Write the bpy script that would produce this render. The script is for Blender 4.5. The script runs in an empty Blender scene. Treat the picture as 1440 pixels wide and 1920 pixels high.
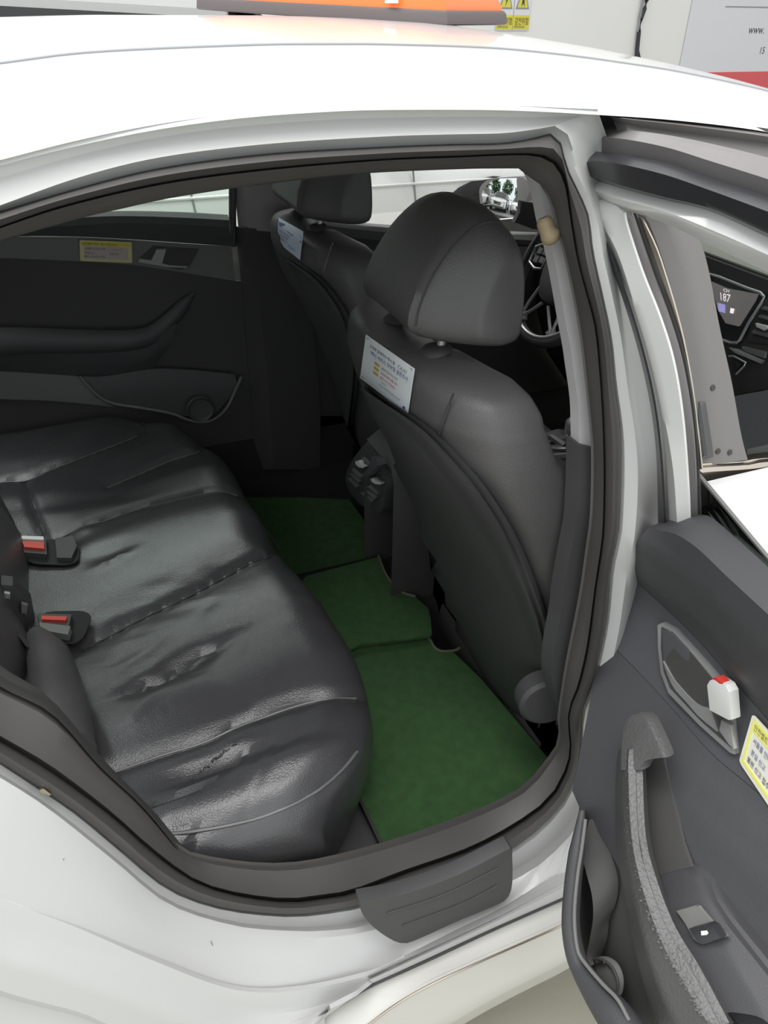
import bpy, bmesh, math, random
import numpy as np
from mathutils import Vector, Matrix
random.seed(4)
S = bpy.context.scene
COL = bpy.context.collection
R = math.radians

# ------------------------------------------------------------------ camera
CP = np.array([0.4993, -1.3536, 1.5214]); FPX = 1422.4
def cam_axes(yaw, pitch, roll):
    f = np.array([math.cos(pitch)*math.cos(yaw), math.cos(pitch)*math.sin(yaw), -math.sin(pitch)])
    r = np.cross(f, [0, 0, 1]); r /= np.linalg.norm(r); u = np.cross(r, f)
    c, s = math.cos(roll), math.sin(roll)
    return np.array([c*r+s*u, -s*r+c*u, f])
CM = cam_axes(R(67.678), R(33.788), R(0.9217))
cd = bpy.data.cameras.new('camera'); cam = bpy.data.objects.new('camera', cd); COL.objects.link(cam)
cd.sensor_fit = 'VERTICAL'; cd.sensor_height = 36; cd.lens = 36*FPX/1920; cd.clip_start = 0.02; cd.clip_end = 200
cam.matrix_world = Matrix(((CM[0][0], CM[1][0], -CM[2][0], CP[0]), (CM[0][1], CM[1][1], -CM[2][1], CP[1]),
                           (CM[0][2], CM[1][2], -CM[2][2], CP[2]), (0, 0, 0, 1)))
S.camera = cam

# ------------------------------------------------------------------ world, light, exposure
W = bpy.data.worlds.new('overcast'); S.world = W; W.use_nodes = True
wn = W.node_tree; wb = wn.nodes['Background']; wb.inputs[1].default_value = 1.0
wg = wn.nodes.new('ShaderNodeTexGradient'); wt = wn.nodes.new('ShaderNodeTexCoord'); wm = wn.nodes.new('ShaderNodeSeparateXYZ')
wr = wn.nodes.new('ShaderNodeValToRGB'); wn.nodes.remove(wg)
wn.links.new(wt.outputs['Generated'], wm.inputs[0]); wn.links.new(wm.outputs[2], wr.inputs[0]); wn.links.new(wr.outputs[0], wb.inputs[0])
wr.color_ramp.elements[0].position = 0.0; wr.color_ramp.elements[0].color = (.72, .78, .80, 1)
wr.color_ramp.elements[1].position = 0.8; wr.color_ramp.elements[1].color = (1.0, 1.0, .99, 1)
def area(name, loc, target, size, power, col=(1, 1, 1)):
    l = bpy.data.lights.new(name, 'AREA'); l.energy = power; l.size = size[0]; l.shape = 'RECTANGLE'; l.size_y = size[1]; l.color = col
    o = bpy.data.objects.new(name, l); COL.objects.link(o); o.location = loc
    o.rotation_euler = (Vector(target)-Vector(loc)).to_track_quat('-Z', 'Y').to_euler(); return o
area('overhead_fill', (0.2, -0.6, 3.4), (0.7, -0.4, 0), (3.2, .7), 45)  # overhead fill lamp added for sheen
area('overhead_fill', (0.8, 2.9, 3.4), (0.7, 2.0, 0), (3.2, .7), 35)  # second added fill lamp, above the neighbouring car
S.view_settings.view_transform = 'Standard'; S.view_settings.look = 'None'
S.view_settings.exposure = 0.60; S.view_settings.gamma = 1; S.view_settings.use_curve_mapping = False
S.cycles.max_bounces = 8; S.cycles.transparent_max_bounces = 12

# ------------------------------------------------------------------ helpers
def ray(px, py):
    return np.array([(px-720)/FPX, -(py-960)/FPX, 1.0]) @ CM
def U(px, py, ax, g):
    """point where the sight line through a picture point meets the surface  p[ax] = g(p)"""
    d = ray(px, py); f = g if callable(g) else (lambda p: g)
    v = f(np.array([0.9, -0.4, 0.9]))
    for k in range(14):
        p = CP + d*((v-CP[ax])/d[ax]); n = f(p)
        if abs(n-v) < 1e-5: break
        v = n if k < 5 else .5*(n+v)
    return CP + d*((v-CP[ax])/d[ax])
def resample(pts, n, smooth=True):
    P = [np.array(p, float) for p in pts]
    if smooth and len(P) > 2:
        Q = [2*P[0]-P[1]] + P + [2*P[-1]-P[-2]]; out = []
        for i in range(1, len(Q)-2):
            a, b, c, d = Q[i-1:i+3]
            for t in np.linspace(0, 1, 12, endpoint=False):
                out.append(.5*((2*b)+(c-a)*t+(2*a-5*b+4*c-d)*t*t+(3*b-a-3*c+d)*t**3))
        out.append(P[-1]); P = out
    P = np.array(P); L = np.concatenate([[0], np.cumsum(np.linalg.norm(np.diff(P, axis=0), axis=1))])
    t = np.linspace(0, L[-1], n)
    return np.array([np.interp(t, L, P[:, k]) for k in range(P.shape[1])]).T
def lerp(a, b, t): return a+(b-a)*t
def pw(tab):
    xs = [a for a, b in tab]; ys = [b for a, b in tab]
    return lambda v: float(np.interp(v, xs, ys))

MATS = {}
def mat(name, col, rough=.5, metal=0, bump=0, bscale=200, var=0, vscale=6, spec=.5, coat=0, trans=0, emit=None, estr=0, wear=None, wscale=9, wlo=.6, detail=4):
    m = bpy.data.materials.new(name); m.use_nodes = True; nt = m.node_tree; b = nt.nodes['Principled BSDF']
    b.inputs['Base Color'].default_value = (*col, 1); b.inputs['Roughness'].default_value = rough; b.inputs['Metallic'].default_value = metal
    b.inputs['Specular IOR Level'].default_value = spec; b.inputs['Coat Weight'].default_value = coat; b.inputs['Coat Roughness'].default_value = .05
    tc = nt.nodes.new('ShaderNodeTexCoord')
    if emit: b.inputs['Emission Color'].default_value = (*emit, 1); b.inputs['Emission Strength'].default_value = estr
    if bump:
        n = nt.nodes.new('ShaderNodeTexNoise'); n.inputs['Scale'].default_value = bscale; n.inputs['Detail'].default_value = detail
        bp = nt.nodes.new('ShaderNodeBump'); bp.inputs['Strength'].default_value = bump; bp.inputs['Distance'].default_value = .002
        nt.links.new(tc.outputs['Object'], n.inputs['Vector']); nt.links.new(n.outputs['Fac'], bp.inputs['Height']); nt.links.new(bp.outputs['Normal'], b.inputs['Normal'])
    src = None
    if var:
        n = nt.nodes.new('ShaderNodeTexNoise'); n.inputs['Scale'].default_value = vscale; n.inputs['Detail'].default_value = 6
        mx = nt.nodes.new('ShaderNodeMix'); mx.data_type = 'RGBA'
        mx.inputs['A'].default_value = (*[c*(1-var) for c in col], 1); mx.inputs['B'].default_value = (*[min(1, c*(1+var)) for c in col], 1)
        nt.links.new(tc.outputs['Object'], n.inputs['Vector']); nt.links.new(n.outputs['Fac'], mx.inputs['Factor']); src = mx.outputs['Result']
        nt.links.new(src, b.inputs['Base Color'])
    if wear:
        n = nt.nodes.new('ShaderNodeTexNoise'); n.inputs['Scale'].default_value = wscale; n.inputs['Detail'].default_value = 8; n.inputs['Roughness'].default_value = .7
        rp = nt.nodes.new('ShaderNodeValToRGB'); rp.color_ramp.elements[0].position = wlo; rp.color_ramp.elements[1].position = min(1, wlo+.12)
        mx = nt.nodes.new('ShaderNodeMix'); mx.data_type = 'RGBA'; mx.inputs['B'].default_value = (*wear, 1)
        nt.links.new(tc.outputs['Object'], n.inputs['Vector']); nt.links.new(n.outputs['Fac'], rp.inputs[0]); nt.links.new(rp.outputs[0], mx.inputs['Factor'])
        if src: nt.links.new(src, mx.inputs['A'])
        else: mx.inputs['A'].default_value = (*col, 1)
        nt.links.new(mx.outputs['Result'], b.inputs['Base Color'])
    MATS[name] = m; return m
def glassmat(name, tint, refl=.08, rough=0.0):
    m = bpy.data.materials.new(name); m.use_nodes = True; nt = m.node_tree; nt.nodes.remove(nt.nodes['Principled BSDF'])
    o = nt.nodes['Material Output']; t = nt.nodes.new('ShaderNodeBsdfTransparent'); t.inputs[0].default_value = (*tint, 1)
    g = nt.nodes.new('ShaderNodeBsdfGlossy'); g.inputs['Roughness'].default_value = rough
    f = nt.nodes.new('ShaderNodeFresnel'); f.inputs[0].default_value = 1.45; x = nt.nodes.new('ShaderNodeMixShader')
    nt.links.new(f.outputs[0], x.inputs[0]); nt.links.new(t.outputs[0], x.inputs[1]); nt.links.new(g.outputs[0], x.inputs[2]); nt.links.new(x.outputs[0], o.inputs[0])
    MATS[name] = m; return m

PAINT = mat('white_paint', (.70, .70, .69), .22, coat=.6, spec=.5)
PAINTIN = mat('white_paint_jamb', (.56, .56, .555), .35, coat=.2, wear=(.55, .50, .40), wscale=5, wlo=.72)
CREAM = mat('sill_paint', (.66, .65, .62), .4, coat=.2, wear=(.45, .38, .27), wscale=7, wlo=.68)
RUBBER = mat('seal_rubber', (.085, .080, .077), .5, bump=.12, bscale=600, var=.15, vscale=12)
RUBBERG = mat('grey_rubber', (.16, .15, .15), .45, bump=.1, bscale=500, var=.15, vscale=8)
BLACKGLOSS = mat('gloss_rubber', (.030, .030, .034), .28, bump=.1, bscale=60)
TRIM = mat('black_trim', (.068, .067, .070), .55, bump=.25, bscale=900, var=.12, vscale=5)
TRIMD = mat('dark_trim', (.060, .058, .057), .6, bump=.25, bscale=900)
TRIMG = mat('grey_trim', (.165, .167, .16), .6, bump=.1, bscale=700)
ACCENT = mat('door_accent', (.085, .085, .093), .5, bump=.15, bscale=900)
PILLAR = mat('pillar_cloth', (.50, .485, .50), .9, bump=.2, bscale=1200)
PILLARD = mat('pillar_grey', (.30, .29, .285), .8, bump=.2, bscale=1200)
APPL = mat('pillar_cover', (.19, .18, .175), .5, bump=.1, bscale=400, wear=(.3, .29, .27), wscale=20, wlo=.75)
LEATHER = mat('black_leather', (.056, .055, .059), .25, bump=.35, bscale=420, var=.2, vscale=9, spec=.85, detail=6)
LEATHERD = mat('seat_leather', (.088, .085, .086), .40, bump=.35, bscale=500, var=.15, vscale=8)
PANEL = mat('seat_back_panel', (.060, .060, .061), .5, bump=.2, bscale=900)
THREAD = mat('seam_thread', (.05, .05, .053), .5)
THREADL = mat('worn_piping', (.13, .13, .13), .35)
DTRIM = mat('door_trim', (.062, .062, .066), .5, bump=.25, bscale=900, var=.1, vscale=5)
PULL = mat('pull_handle_grey', (.095, .095, .094), .33, bump=.5, bscale=260)
FLAKE = mat('worn_edge', (.26, .26, .26), .35)
RECESS = mat('recess_black', (.010, .010, .010), .7)
DASHTOP = mat('pale_dash_cover', (.42, .42, .37), .7, bump=.2, bscale=300)
CARPET = mat('car_carpet', (.022, .021, .021), .95, bump=.6, bscale=700)
GREEN = mat('green_carpet', (.048, .118, .038), .95, bump=1.0, bscale=900, var=.35, vscale=45)
BIND = mat('mat_binding', (.13, .125, .085), .8, bump=.4, bscale=900)
CHROME = mat('satin_chrome', (.62, .61, .60), .22, metal=1)
SILVER = mat('silver_plastic', (.52, .52, .52), .35, metal=.6)
CHAMP = mat('brushed_molding', (.55, .49, .42), .3, metal=1)
RED = mat('buckle_red', (.62, .05, .035), .4)
WHITEP = mat('white_plastic', (.72, .72, .70), .4)
PAPER = mat('notice_paper', (.72, .76, .78), .45)
PAPERB = mat('blue_paper', (.62, .70, .84), .45)
NAVY = mat('navy_print', (.07, .08, .22), .5); INK = mat('black_print', (.03, .03, .035), .6); BLUEINK = mat('blue_print', (.05, .06, .32), .6)
REDINK = mat('red_print', (.55, .12, .09), .6); GREYINK = mat('grey_print', (.25, .26, .27), .6); GOLD = mat('gold_print', (.50, .36, .10), .6)
YEL = mat('yellow_print', (.62, .55, .06), .5); YELP = mat('pale_yellow_sticker', (.62, .58, .30), .5); STW = mat('sticker_white', (.80, .79, .70), .5); PINKP = mat('pink_print', (.50, .43, .41), .6)
YELB = mat('bright_sticker', (.86, .84, .22), .4)
GLASS = glassmat('window_glass', (.93, .94, .935)); GLASSG = glassmat('door_glass', (.84, .90, .865)); CLEAR = glassmat('windshield_glass', (.90, .93, .92))
DARKGLASS = mat('dark_glass', (.012, .013, .014), .05)
MIRROR = mat('mirror_silver', (.95, .96, .97), 0, metal=1)
WALL = mat('painted_wall', (.70, .695, .68), .8, bump=.15, bscale=40, var=.03, vscale=2, wear=(.62, .61, .59), wscale=3, wlo=.72)
CONC = mat('garage_concrete', (.40, .385, .31), .75, bump=.3, bscale=60, var=.2, vscale=3, wear=(.10, .09, .06), wscale=14, wlo=.70)
ASPH = mat('yard_asphalt', (.22, .22, .22), .9, bump=.3, bscale=60, var=.15, vscale=2)
POSTER = mat('poster_lilac', (.62, .62, .66), .5); POSTRED = mat('poster_red', (.62, .10, .11), .5)
ORANGE = mat('orange_lamp', (.85, .16, .03), .3, coat=.4); LAMPBASE = mat('lamp_base', (.11, .09, .09), .5)
TAN = mat('tan_knob', (.34, .27, .17), .6, var=.2, vscale=60); TYRE = mat('tyre', (.035, .033, .032), .8, bump=.3, bscale=80)
LEAFG = mat('tree_leaves', (.05, .12, .035), .8, var=.4, vscale=6); BARK = mat('tree_bark', (.10, .07, .05), .9)
SCREEN = mat('display', (.02, .02, .022), .25, emit=(.30, .29, .28), estr=.22)
SCRTXT = mat('display_text', (.8, .7, .72), .5, emit=(.85, .75, .78), estr=.6); SCRBLU = mat('display_blue', (.3, .3, .7), .5, emit=(.4, .38, .75), estr=.4)

def tag(o, label=None, cat=None, group=None, kind=None):
    if label: o['label'] = label
    if cat: o['category'] = cat
    if group: o['group'] = group
    if kind: o['kind'] = kind
    return o
def empty(name, loc):
    o = bpy.data.objects.new(name, None); COL.objects.link(o); o.location = loc; o.empty_display_size = .05; return o
def wloc(o):
    v = Vector((0, 0, 0))
    while o is not None: v += o.location; o = o.parent
    return v
def link(name, me, m, parent=None):
    """world-space mesh -> object whose origin sits at the mesh's centre"""
    n = len(me.vertices)
    if n:
        co = np.empty(n*3); me.vertices.foreach_get('co', co); co = co.reshape(-1, 3)
        c = (co.min(0)+co.max(0))/2; co -= c; me.vertices.foreach_set('co', co.ravel()); me.update()
    else: c = np.zeros(3)
    for x in (m if isinstance(m, (list, tuple)) else [m]): me.materials.append(x)
    o = bpy.data.objects.new(name, me); COL.objects.link(o)
    o.location = Vector(c) - (wloc(parent) if parent else Vector((0, 0, 0)))
    if parent: o.parent = parent
    return o
def mesh(name, V, F, m, parent=None, smooth=True, fix=True):
    me = bpy.data.meshes.new(name); me.from_pydata([tuple(map(float, v)) for v in V], [], F)
    if fix:
        bm = bmesh.new(); bm.from_mesh(me); bmesh.ops.remove_doubles(bm, verts=bm.verts, dist=1e-6)
        bmesh.ops.recalc_face_normals(bm, faces=bm.faces); bm.to_mesh(me); bm.free()
    if smooth:
        me.shade_smooth()
    o = link(name, me, m, parent)
    if smooth: autosmooth(o)
    return o
def autosmooth(o, ang=40):
    me = o.data; bm = bmesh.new(); bm.from_mesh(me); a = R(ang)
    for e in bm.edges:
        if len(e.link_faces) == 2 and e.calc_face_angle(0) > a: e.smooth = False
    bm.to_mesh(me); bm.free()
def grid(name, G, m, parent=None, closed=False, thick=None, smooth=True):
    """G[i][j] points; thick = offset vector (gives the sheet a back and rims)"""
    G = np.array(G, float); M_, N = G.shape[:2]; V = list(G.reshape(-1, 3)); F = []
    nn = N if closed else N-1
    for i in range(M_-1):
        for j in range(nn): F.append((i*N+j, i*N+(j+1) % N, (i+1)*N+(j+1) % N, (i+1)*N+j))
    if thick is not None:
        k = len(V); V += [v+np.array(thick) for v in V]
        F += [tuple(k+a for a in f[::-1]) for f in F[:]]
        for j in range(nn):
            a, b = j, (j+1) % N; F.append((a, k+a, k+b, b)); a += (M_-1)*N; b += (M_-1)*N; F.append((b, k+b, k+a, a))
        if not closed:
            for i in range(M_-1):
                a, b = i*N, (i+1)*N; F.append((b, k+b, k+a, a)); a += N-1; b += N-1; F.append((a, k+a, k+b, b))
    return mesh(name, V, F, m, parent, smooth)
def rows3(rows, n, ax, g, offs=None, sub=1, smooth=True):
    """picture polylines -> grid of points on the surface; offs: depth offset of each row along ax"""
    P = [resample(r, n, smooth) for r in rows]; offs = offs or [0]*len(P); G = []
    for i in range(len(P)):
        steps = sub if i < len(P)-1 else 1
        for s in range(steps):
            t = s/steps; q = lerp(P[i], P[min(i+1, len(P)-1)], t); of = lerp(offs[i], offs[min(i+1, len(P)-1)], t)
            G.append([U(x, y, ax, (lambda p, of=of: (g(p) if callable(g) else g)+of)) for x, y in q])
    return np.array(G)
def patch(name, rows, n, ax, g, m, parent, offs=None, sub=1, th=.006, smooth=True):
    G = rows3(rows, n, ax, g, offs, sub, smooth); v = np.zeros(3); d = CM[2]
    v[ax] = th*(1 if d[ax] > 0 else -1)
    return grid(name, G, m, parent, thick=v)
def poly(name, pts, ax, g, m, parent, th=.006, bev=0, dist=None, smoothpts=0):
    """outline in the picture laid on a surface, given thickness away from the viewer"""
    if smoothpts: pts = resample(list(pts)+[pts[0]], smoothpts)[:-1]
    P = [U(x, y, ax, g) for x, y in pts]
    return prism(name, P, ax, th*(1 if CM[2][ax] > 0 else -1), m, parent, bev)
def prism(name, P, ax, th, m, parent=None, bev=0):
    bm = bmesh.new(); d = Vector((0, 0, 0)); d[ax] = th
    a = [bm.verts.new(tuple(map(float, p))) for p in P]; b = [bm.verts.new(v.co+d) for v in a]
    f = bm.faces.new(a); f2 = bm.faces.new(b[::-1]); n = len(a)
    for i in range(n): bm.faces.new((a[(i+1) % n], a[i], b[i], b[(i+1) % n]))
    bmesh.ops.recalc_face_normals(bm, faces=bm.faces)
    if bev: bmesh.ops.bevel(bm, geom=[e for e in bm.edges if e.calc_face_angle(0) > .6 and (f in e.link_faces or f2 in e.link_faces)], offset=bev, segments=2, affect='EDGES', profile=.7)
    bmesh.ops.triangulate(bm, faces=[f for f in bm.faces if len(f.verts) > 4])
    me = bpy.data.meshes.new(name); bm.to_mesh(me); bm.free(); me.shade_smooth()
    o = link(name, me, m, parent); autosmooth(o, 30); return o
def tube(name, P, r, m, parent=None, seg=10, closed=False, sy=1.0, up=(0, 0, 1)):
    P = [np.array(p, float) for p in P]; n = len(P); rr = r if hasattr(r, '__len__') else [r]*n; V = []; F = []
    for i in range(n):
        a = P[(i-1) % n] if (closed or i > 0) else P[i]; b = P[(i+1) % n] if (closed or i < n-1) else P[i]
        t = (b-a)/(np.linalg.norm(b-a)+1e-9); u = np.array(up, float); u = u-t*u.dot(t)
        if np.linalg.norm(u) < .05: u = np.array([1., 0, 0]); u = u-t*u.dot(t)
        u /= np.linalg.norm(u); w = np.cross(t, u)
        for k in range(seg):
            an = 2*math.pi*k/seg; V.append(P[i]+rr[i]*(math.cos(an)*u*sy+math.sin(an)*w))
    for i in range(n if closed else n-1):
        for k in range(seg):
            a = i*seg+k; b = i*seg+(k+1) % seg; c = ((i+1) % n)*seg; F.append((a, b, c+(k+1) % seg, c+k))
    if not closed: F.append(tuple(range(seg))[::-1]); F.append(tuple((n-1)*seg+k for k in range(seg)))
    return mesh(name, V, F, m, parent)
def box(name, c, s, m, parent=None, bev=.004, rot=None):
    bm = bmesh.new(); bmesh.ops.create_cube(bm, size=1); bmesh.ops.scale(bm, vec=s, verts=bm.verts)
    if bev: bmesh.ops.bevel(bm, geom=list(bm.edges), offset=min(bev, min(s)*.4), segments=2, affect='EDGES', profile=.6)
    if rot is not None: bmesh.ops.rotate(bm, cent=(0, 0, 0), matrix=rot, verts=bm.verts)
    bmesh.ops.translate(bm, vec=c, verts=bm.verts); me = bpy.data.meshes.new(name); bm.to_mesh(me); bm.free(); me.shade_smooth()
    o = link(name, me, m, parent); autosmooth(o, 35); return o
def loft(name, rings, m, parent=None, cap=True):
    n = len(rings[0]); V = [v for r in rings for v in r]; F = []
    for i in range(len(rings)-1):
        for j in range(n): F.append((i*n+j, i*n+(j+1) % n, (i+1)*n+(j+1) % n, (i+1)*n+j))
    if cap: F.append(tuple(range(n))[::-1]); F.append(tuple((len(rings)-1)*n+k for k in range(n)))
    return mesh(name, V, F, m, parent)
def lathe(name, prof, c, axis, m, parent=None, seg=28):
    """profile of (radius, height) spun round an axis through c"""
    a = Vector(axis).normalized(); q = a.to_track_quat('Z', 'Y').to_matrix(); rings = []
    for r, h in prof:
        rings.append([np.array(Vector(c)+q @ Vector((r*math.cos(2*math.pi*k/seg), r*math.sin(2*math.pi*k/seg), h))) for k in range(seg)])
    return loft(name, rings, m, parent)
def hugmap(q, ax, g, lift=.001):
    """like quadmap but follows the curved surface"""
    c = [U(x, y, ax, g) for x, y in q]; nrm = np.cross(c[1]-c[0], c[3]-c[0]); nrm /= np.linalg.norm(nrm)
    if nrm.dot(CP-c[0]) < 0: nrm = -nrm
    q = [np.array(a, float) for a in q]
    def f(u, v, l=lift):
        p = q[0]*(1-u)*(1-v)+q[1]*u*(1-v)+q[2]*u*v+q[3]*(1-u)*v
        return U(p[0], p[1], ax, g)+nrm*l
    f.n = nrm; return f
def sheet(name, f, m, parent, n=8, th=.0008, u0=0, u1=1, v0=0, v1=1):
    return grid(name, [[f(u, v) for u in np.linspace(u0, u1, n)] for v in np.linspace(v0, v1, n)], m, parent, thick=-f.n*th)
def quadmap(q, ax, g, lift=.0012):
    """q: picture corners TL,TR,BR,BL on a surface -> f(u,v)"""
    s = 1 if CM[2][ax] > 0 else -1
    C = [U(x, y, ax, g) for x, y in q]
    nrm = np.cross(C[1]-C[0], C[3]-C[0]); nrm /= np.linalg.norm(nrm)
    if nrm.dot(CP-C[0]) < 0: nrm = -nrm
    def f(u, v, l=lift):
        p = (C[0]*(1-u)*(1-v)+C[1]*u*(1-v)+C[2]*u*v+C[3]*(1-u)*v)
        return p+nrm*l
    f.n = nrm; return f
def rounded(x0, y0, x1, y1, r=0, k=4):
    if not r: return [(x0, y0), (x1, y0), (x1, y1), (x0, y1)]
    o = []
    for cx, cy, a in ((x1-r, y0+r, -90), (x1-r, y1-r, 0), (x0+r, y1-r, 90), (x0+r, y0+r, 180)):
        for i in range(k+1): t = R(a+90*i/k); o.append((cx+r*math.cos(t), cy+r*math.sin(t)))
    return o
def plate(name, f, uv, m, parent=None, th=.0008, lift=0):
    """thin sheet on a quad map"""
    a = [f(u, v, lift+th) for u, v in uv]; b = [f(u, v, lift-.0006) for u, v in uv]; n = len(a)
    F = [tuple(range(n)), tuple(range(2*n-1, n-1, -1))]+[(i, n+i, n+(i+1) % n, (i+1) % n) for i in range(n)]
    return mesh(name, a+b, F, m, parent, smooth=False)
def text(name, body, f, u0, v0, h, m, parent=None, wscale=1.0, shear=0, lift=.0014, asp=1.0):
    """flat lettering on a quad map: left edge u0, baseline v0, height h (in v)"""
    cu = bpy.data.curves.new(name, 'FONT'); cu.body = body; cu.shear = shear; cu.resolution_u = 2; cu.fill_mode = 'FRONT'
    o = bpy.data.objects.new(name, cu); COL.objects.link(o); bpy.context.view_layer.update()
    me0 = bpy.data.meshes.new_from_object(o); bpy.data.objects.remove(o)
    V = [f(u0+v.co.x*h*asp*wscale, v0-v.co.y*h, lift) for v in me0.vertices]; F = [tuple(p.vertices) for p in me0.polygons]
    if not V: return None
    return mesh(name, V, F, m, parent, smooth=False, fix=False)

# ================================================================== SETTING
def slab(name, x0, x1, y0, y1, z0, z1, m):
    o = box(name, ((x0+x1)/2, (y0+y1)/2, (z0+z1)/2), (x1-x0, y1-y0, z1-z0), m, bev=0); tag(o, kind='structure'); return o
slab('floor', -4.5, 9, -5, 4.6, -.1, 0, CONC)
slab('ground', -30, -4.5, -8, 16, -.12, -.01, ASPH)
slab('wall_back', -4.5, 9, 4.6, 4.75, 0, 4.2, WALL)
slab('wall_front', 9, 9.15, -5, 4.75, 0, 4.2, WALL)

# ================================================================== THE WHITE TAXI
car = empty('taxi_sedan', (1.2, 0, 0))
tag(car, 'white taxi sedan with its right rear door standing open, seen from the side', 'car')
g_side = lambda p: float(np.interp(p[2], [0, .4, .95, 1.41, 1.6], [-.80, -.80, -.75, -.62, -.565]))
def ringrow(segs, ns):
    out = []
    for s, n in zip(segs, ns): out.append(resample(s, n+1)[:-1])
    out.append(np.array([segs[-1][-1]], float)); return np.concatenate(out)
NS = [40, 44, 30, 44]
A_top = [(0, 453), (35, 442), (156, 408), (226, 392), (312, 373), (424, 355), (500, 345), (620, 331), (720, 323), (870, 317), (930, 316), (975, 316)]
A_right = [(975, 316), (999, 335), (1024, 355), (1043, 405), (1048, 433), (1062, 480), (1082, 575), (1094, 650), (1102, 721), (1109, 790), (1113, 842), (1113, 914), (1110, 980), (1103, 1030), (1094, 1095), (1086, 1140), (1076, 1190), (1064, 1250), (1056, 1300), (1049, 1352), (1051, 1392), (1031, 1425)]
A_bot = [(1031, 1425), (991, 1473), (939, 1505), (842, 1545), (729, 1583), (600, 1616)]
A_left = [(600, 1616), (510, 1625), (413, 1616), (340, 1596), (292, 1541), (253, 1498), (185, 1435), (97, 1338), (0, 1287)]
A_off = [(0, 1287), (-160, 1170), (-300, 1000), (-350, 800), (-240, 600), (-100, 490), (0, 453)]
M_top = [(0, 425), (120, 385), (300, 343), (500, 316), (720, 298), (870, 292), (960, 288), (1015, 290), (1045, 305)]
M_right = [(1045, 305), (1058, 325), (1065, 345), (1074, 420), (1086, 492), (1103, 555), (1119, 617), (1127, 700), (1132, 783), (1134, 860), (1134, 929), (1131, 1010), (1117, 1107), (1103, 1215), (1085, 1290), (1067, 1337), (1071, 1408), (1062, 1448)]
M_bot = [(1062, 1448), (1023, 1509), (902, 1586), (761, 1638), (665, 1675), (600, 1686)]
M_left = [(600, 1686), (535, 1692), (437, 1678), (360, 1651), (280, 1594), (209, 1531), (97, 1450), (0, 1392)]
M_off = [(0, 1392), (-200, 1240), (-350, 1050), (-420, 800), (-290, 570), (-100, 460), (0, 425)]
B_top = [(0, 398), (145, 355), (300, 317), (500, 290), (720, 277), (845, 272), (940, 270), (1000, 260), (1030, 252)]
B_right = [(1030, 252), (1047, 264), (1054, 290), (1065, 325), (1086, 367), (1102, 408), (1109, 471), (1127, 554), (1144, 637), (1152, 721), (1163, 804), (1165, 875), (1163, 950), (1160, 1000), (1146, 1065), (1136, 1171), (1112, 1280), (1092, 1332), (1088, 1392), (1080, 1450), (1075, 1465)]
B_bot = [(1075, 1465), (1043, 1521), (963, 1590), (830, 1650), (673, 1697), (600, 1710)]
B_left = [(600, 1710), (535, 1715), (413, 1701), (316, 1665), (233, 1599), (146, 1526), (78, 1480), (0, 1429)]
B_off = [(0, 1429), (-230, 1290), (-400, 1080), (-470, 800), (-330, 540), (-100, 430), (0, 398)]
C_top = [(0, 385), (150, 332), (300, 295), (500, 270), (720, 256), (845, 252), (940, 250), (1000, 243), (1040, 236)]
C_right = [(1040, 236), (1062, 248), (1074, 280), (1085, 320), (1112, 375), (1130, 430), (1138, 480), (1155, 554), (1172, 637), (1184, 721), (1198, 804), (1206, 875), (1205, 950), (1198, 1020), (1185, 1085), (1170, 1180), (1145, 1290), (1125, 1360), (1115, 1420), (1108, 1480), (1095, 1520)]
C_bot = [(1095, 1520), (1060, 1570), (990, 1630), (850, 1690), (690, 1735), (610, 1745)]
C_left = [(610, 1745), (535, 1745), (437, 1735), (316, 1695), (219, 1618), (122, 1540), (60, 1495), (0, 1458)]
C_off = [(0, 1458), (-260, 1320), (-440, 1100), (-520, 800), (-360, 520), (-100, 415), (0, 385)]
D_top = [(0, 300), (150, 262), (300, 232), (450, 212), (600, 201), (720, 197), (940, 198), (1120, 205)]
D_right = [(1120, 205), (1150, 300), (1165, 420), (1200, 560), (1240, 760), (1255, 900), (1250, 1020), (1220, 1160), (1180, 1300), (1150, 1420), (1135, 1520), (1100, 1600), (1067, 1634)]
D_bot = [(1067, 1634), (1030, 1662), (955, 1700), (850, 1752), (760, 1795), (700, 1826)]
D_left = [(700, 1826), (559, 1857), (437, 1855), (292, 1803), (146, 1740), (0, 1682)]
D_off = [(0, 1682), (-330, 1480), (-560, 1150), (-640, 800), (-420, 430), (-150, 345), (0, 300)]
def segs(pre): return [globals()[pre+'_top'], globals()[pre+'_right'], globals()[pre+'_bot']+globals()[pre+'_left'][1:], globals()[pre+'_off']]
RW = {k: ringrow(segs(k), NS)[:-1] for k in 'AMBCD'}
NT = sum(NS)
def offcurve(vals):
    """offset at the five anchors: left, apex, bottom front, bottom rear(left edge), left"""
    xs = [0, NS[0], NS[0]+NS[1], NS[0]+NS[1]+NS[2], NT]
    if len(vals) == 7: xs = [0, NS[0], NS[0]+5, NS[0]+NS[1]-7, NS[0]+NS[1], NS[0]+NS[1]+NS[2], NT]
    return np.interp(np.arange(NT), xs, vals)
def ring3(q, off):
    off = offcurve(off) if hasattr(off, '__len__') else [off]*NT
    return [U(x, y, 1, (lambda p, o=o: g_side(p)+o)) for (x, y), o in zip(q, off)]
def mix(a, b, t): return RW[a]*(1-t)+RW[b]*t
AO, MO, BO = .055, .03, .0
inner_trim = grid('inner_trim', [np.array(ring3(RW['A'], AO))+np.array([0, .006, 0]), ring3(RW['A'], AO+.004), ring3(mix('A', 'M', .12), AO-.006), ring3(mix('A', 'M', .5), .038), ring3(mix('A', 'M', .88), .024), ring3(mix('A', 'M', .97), .034)], RUBBER, car, closed=True)
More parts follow.
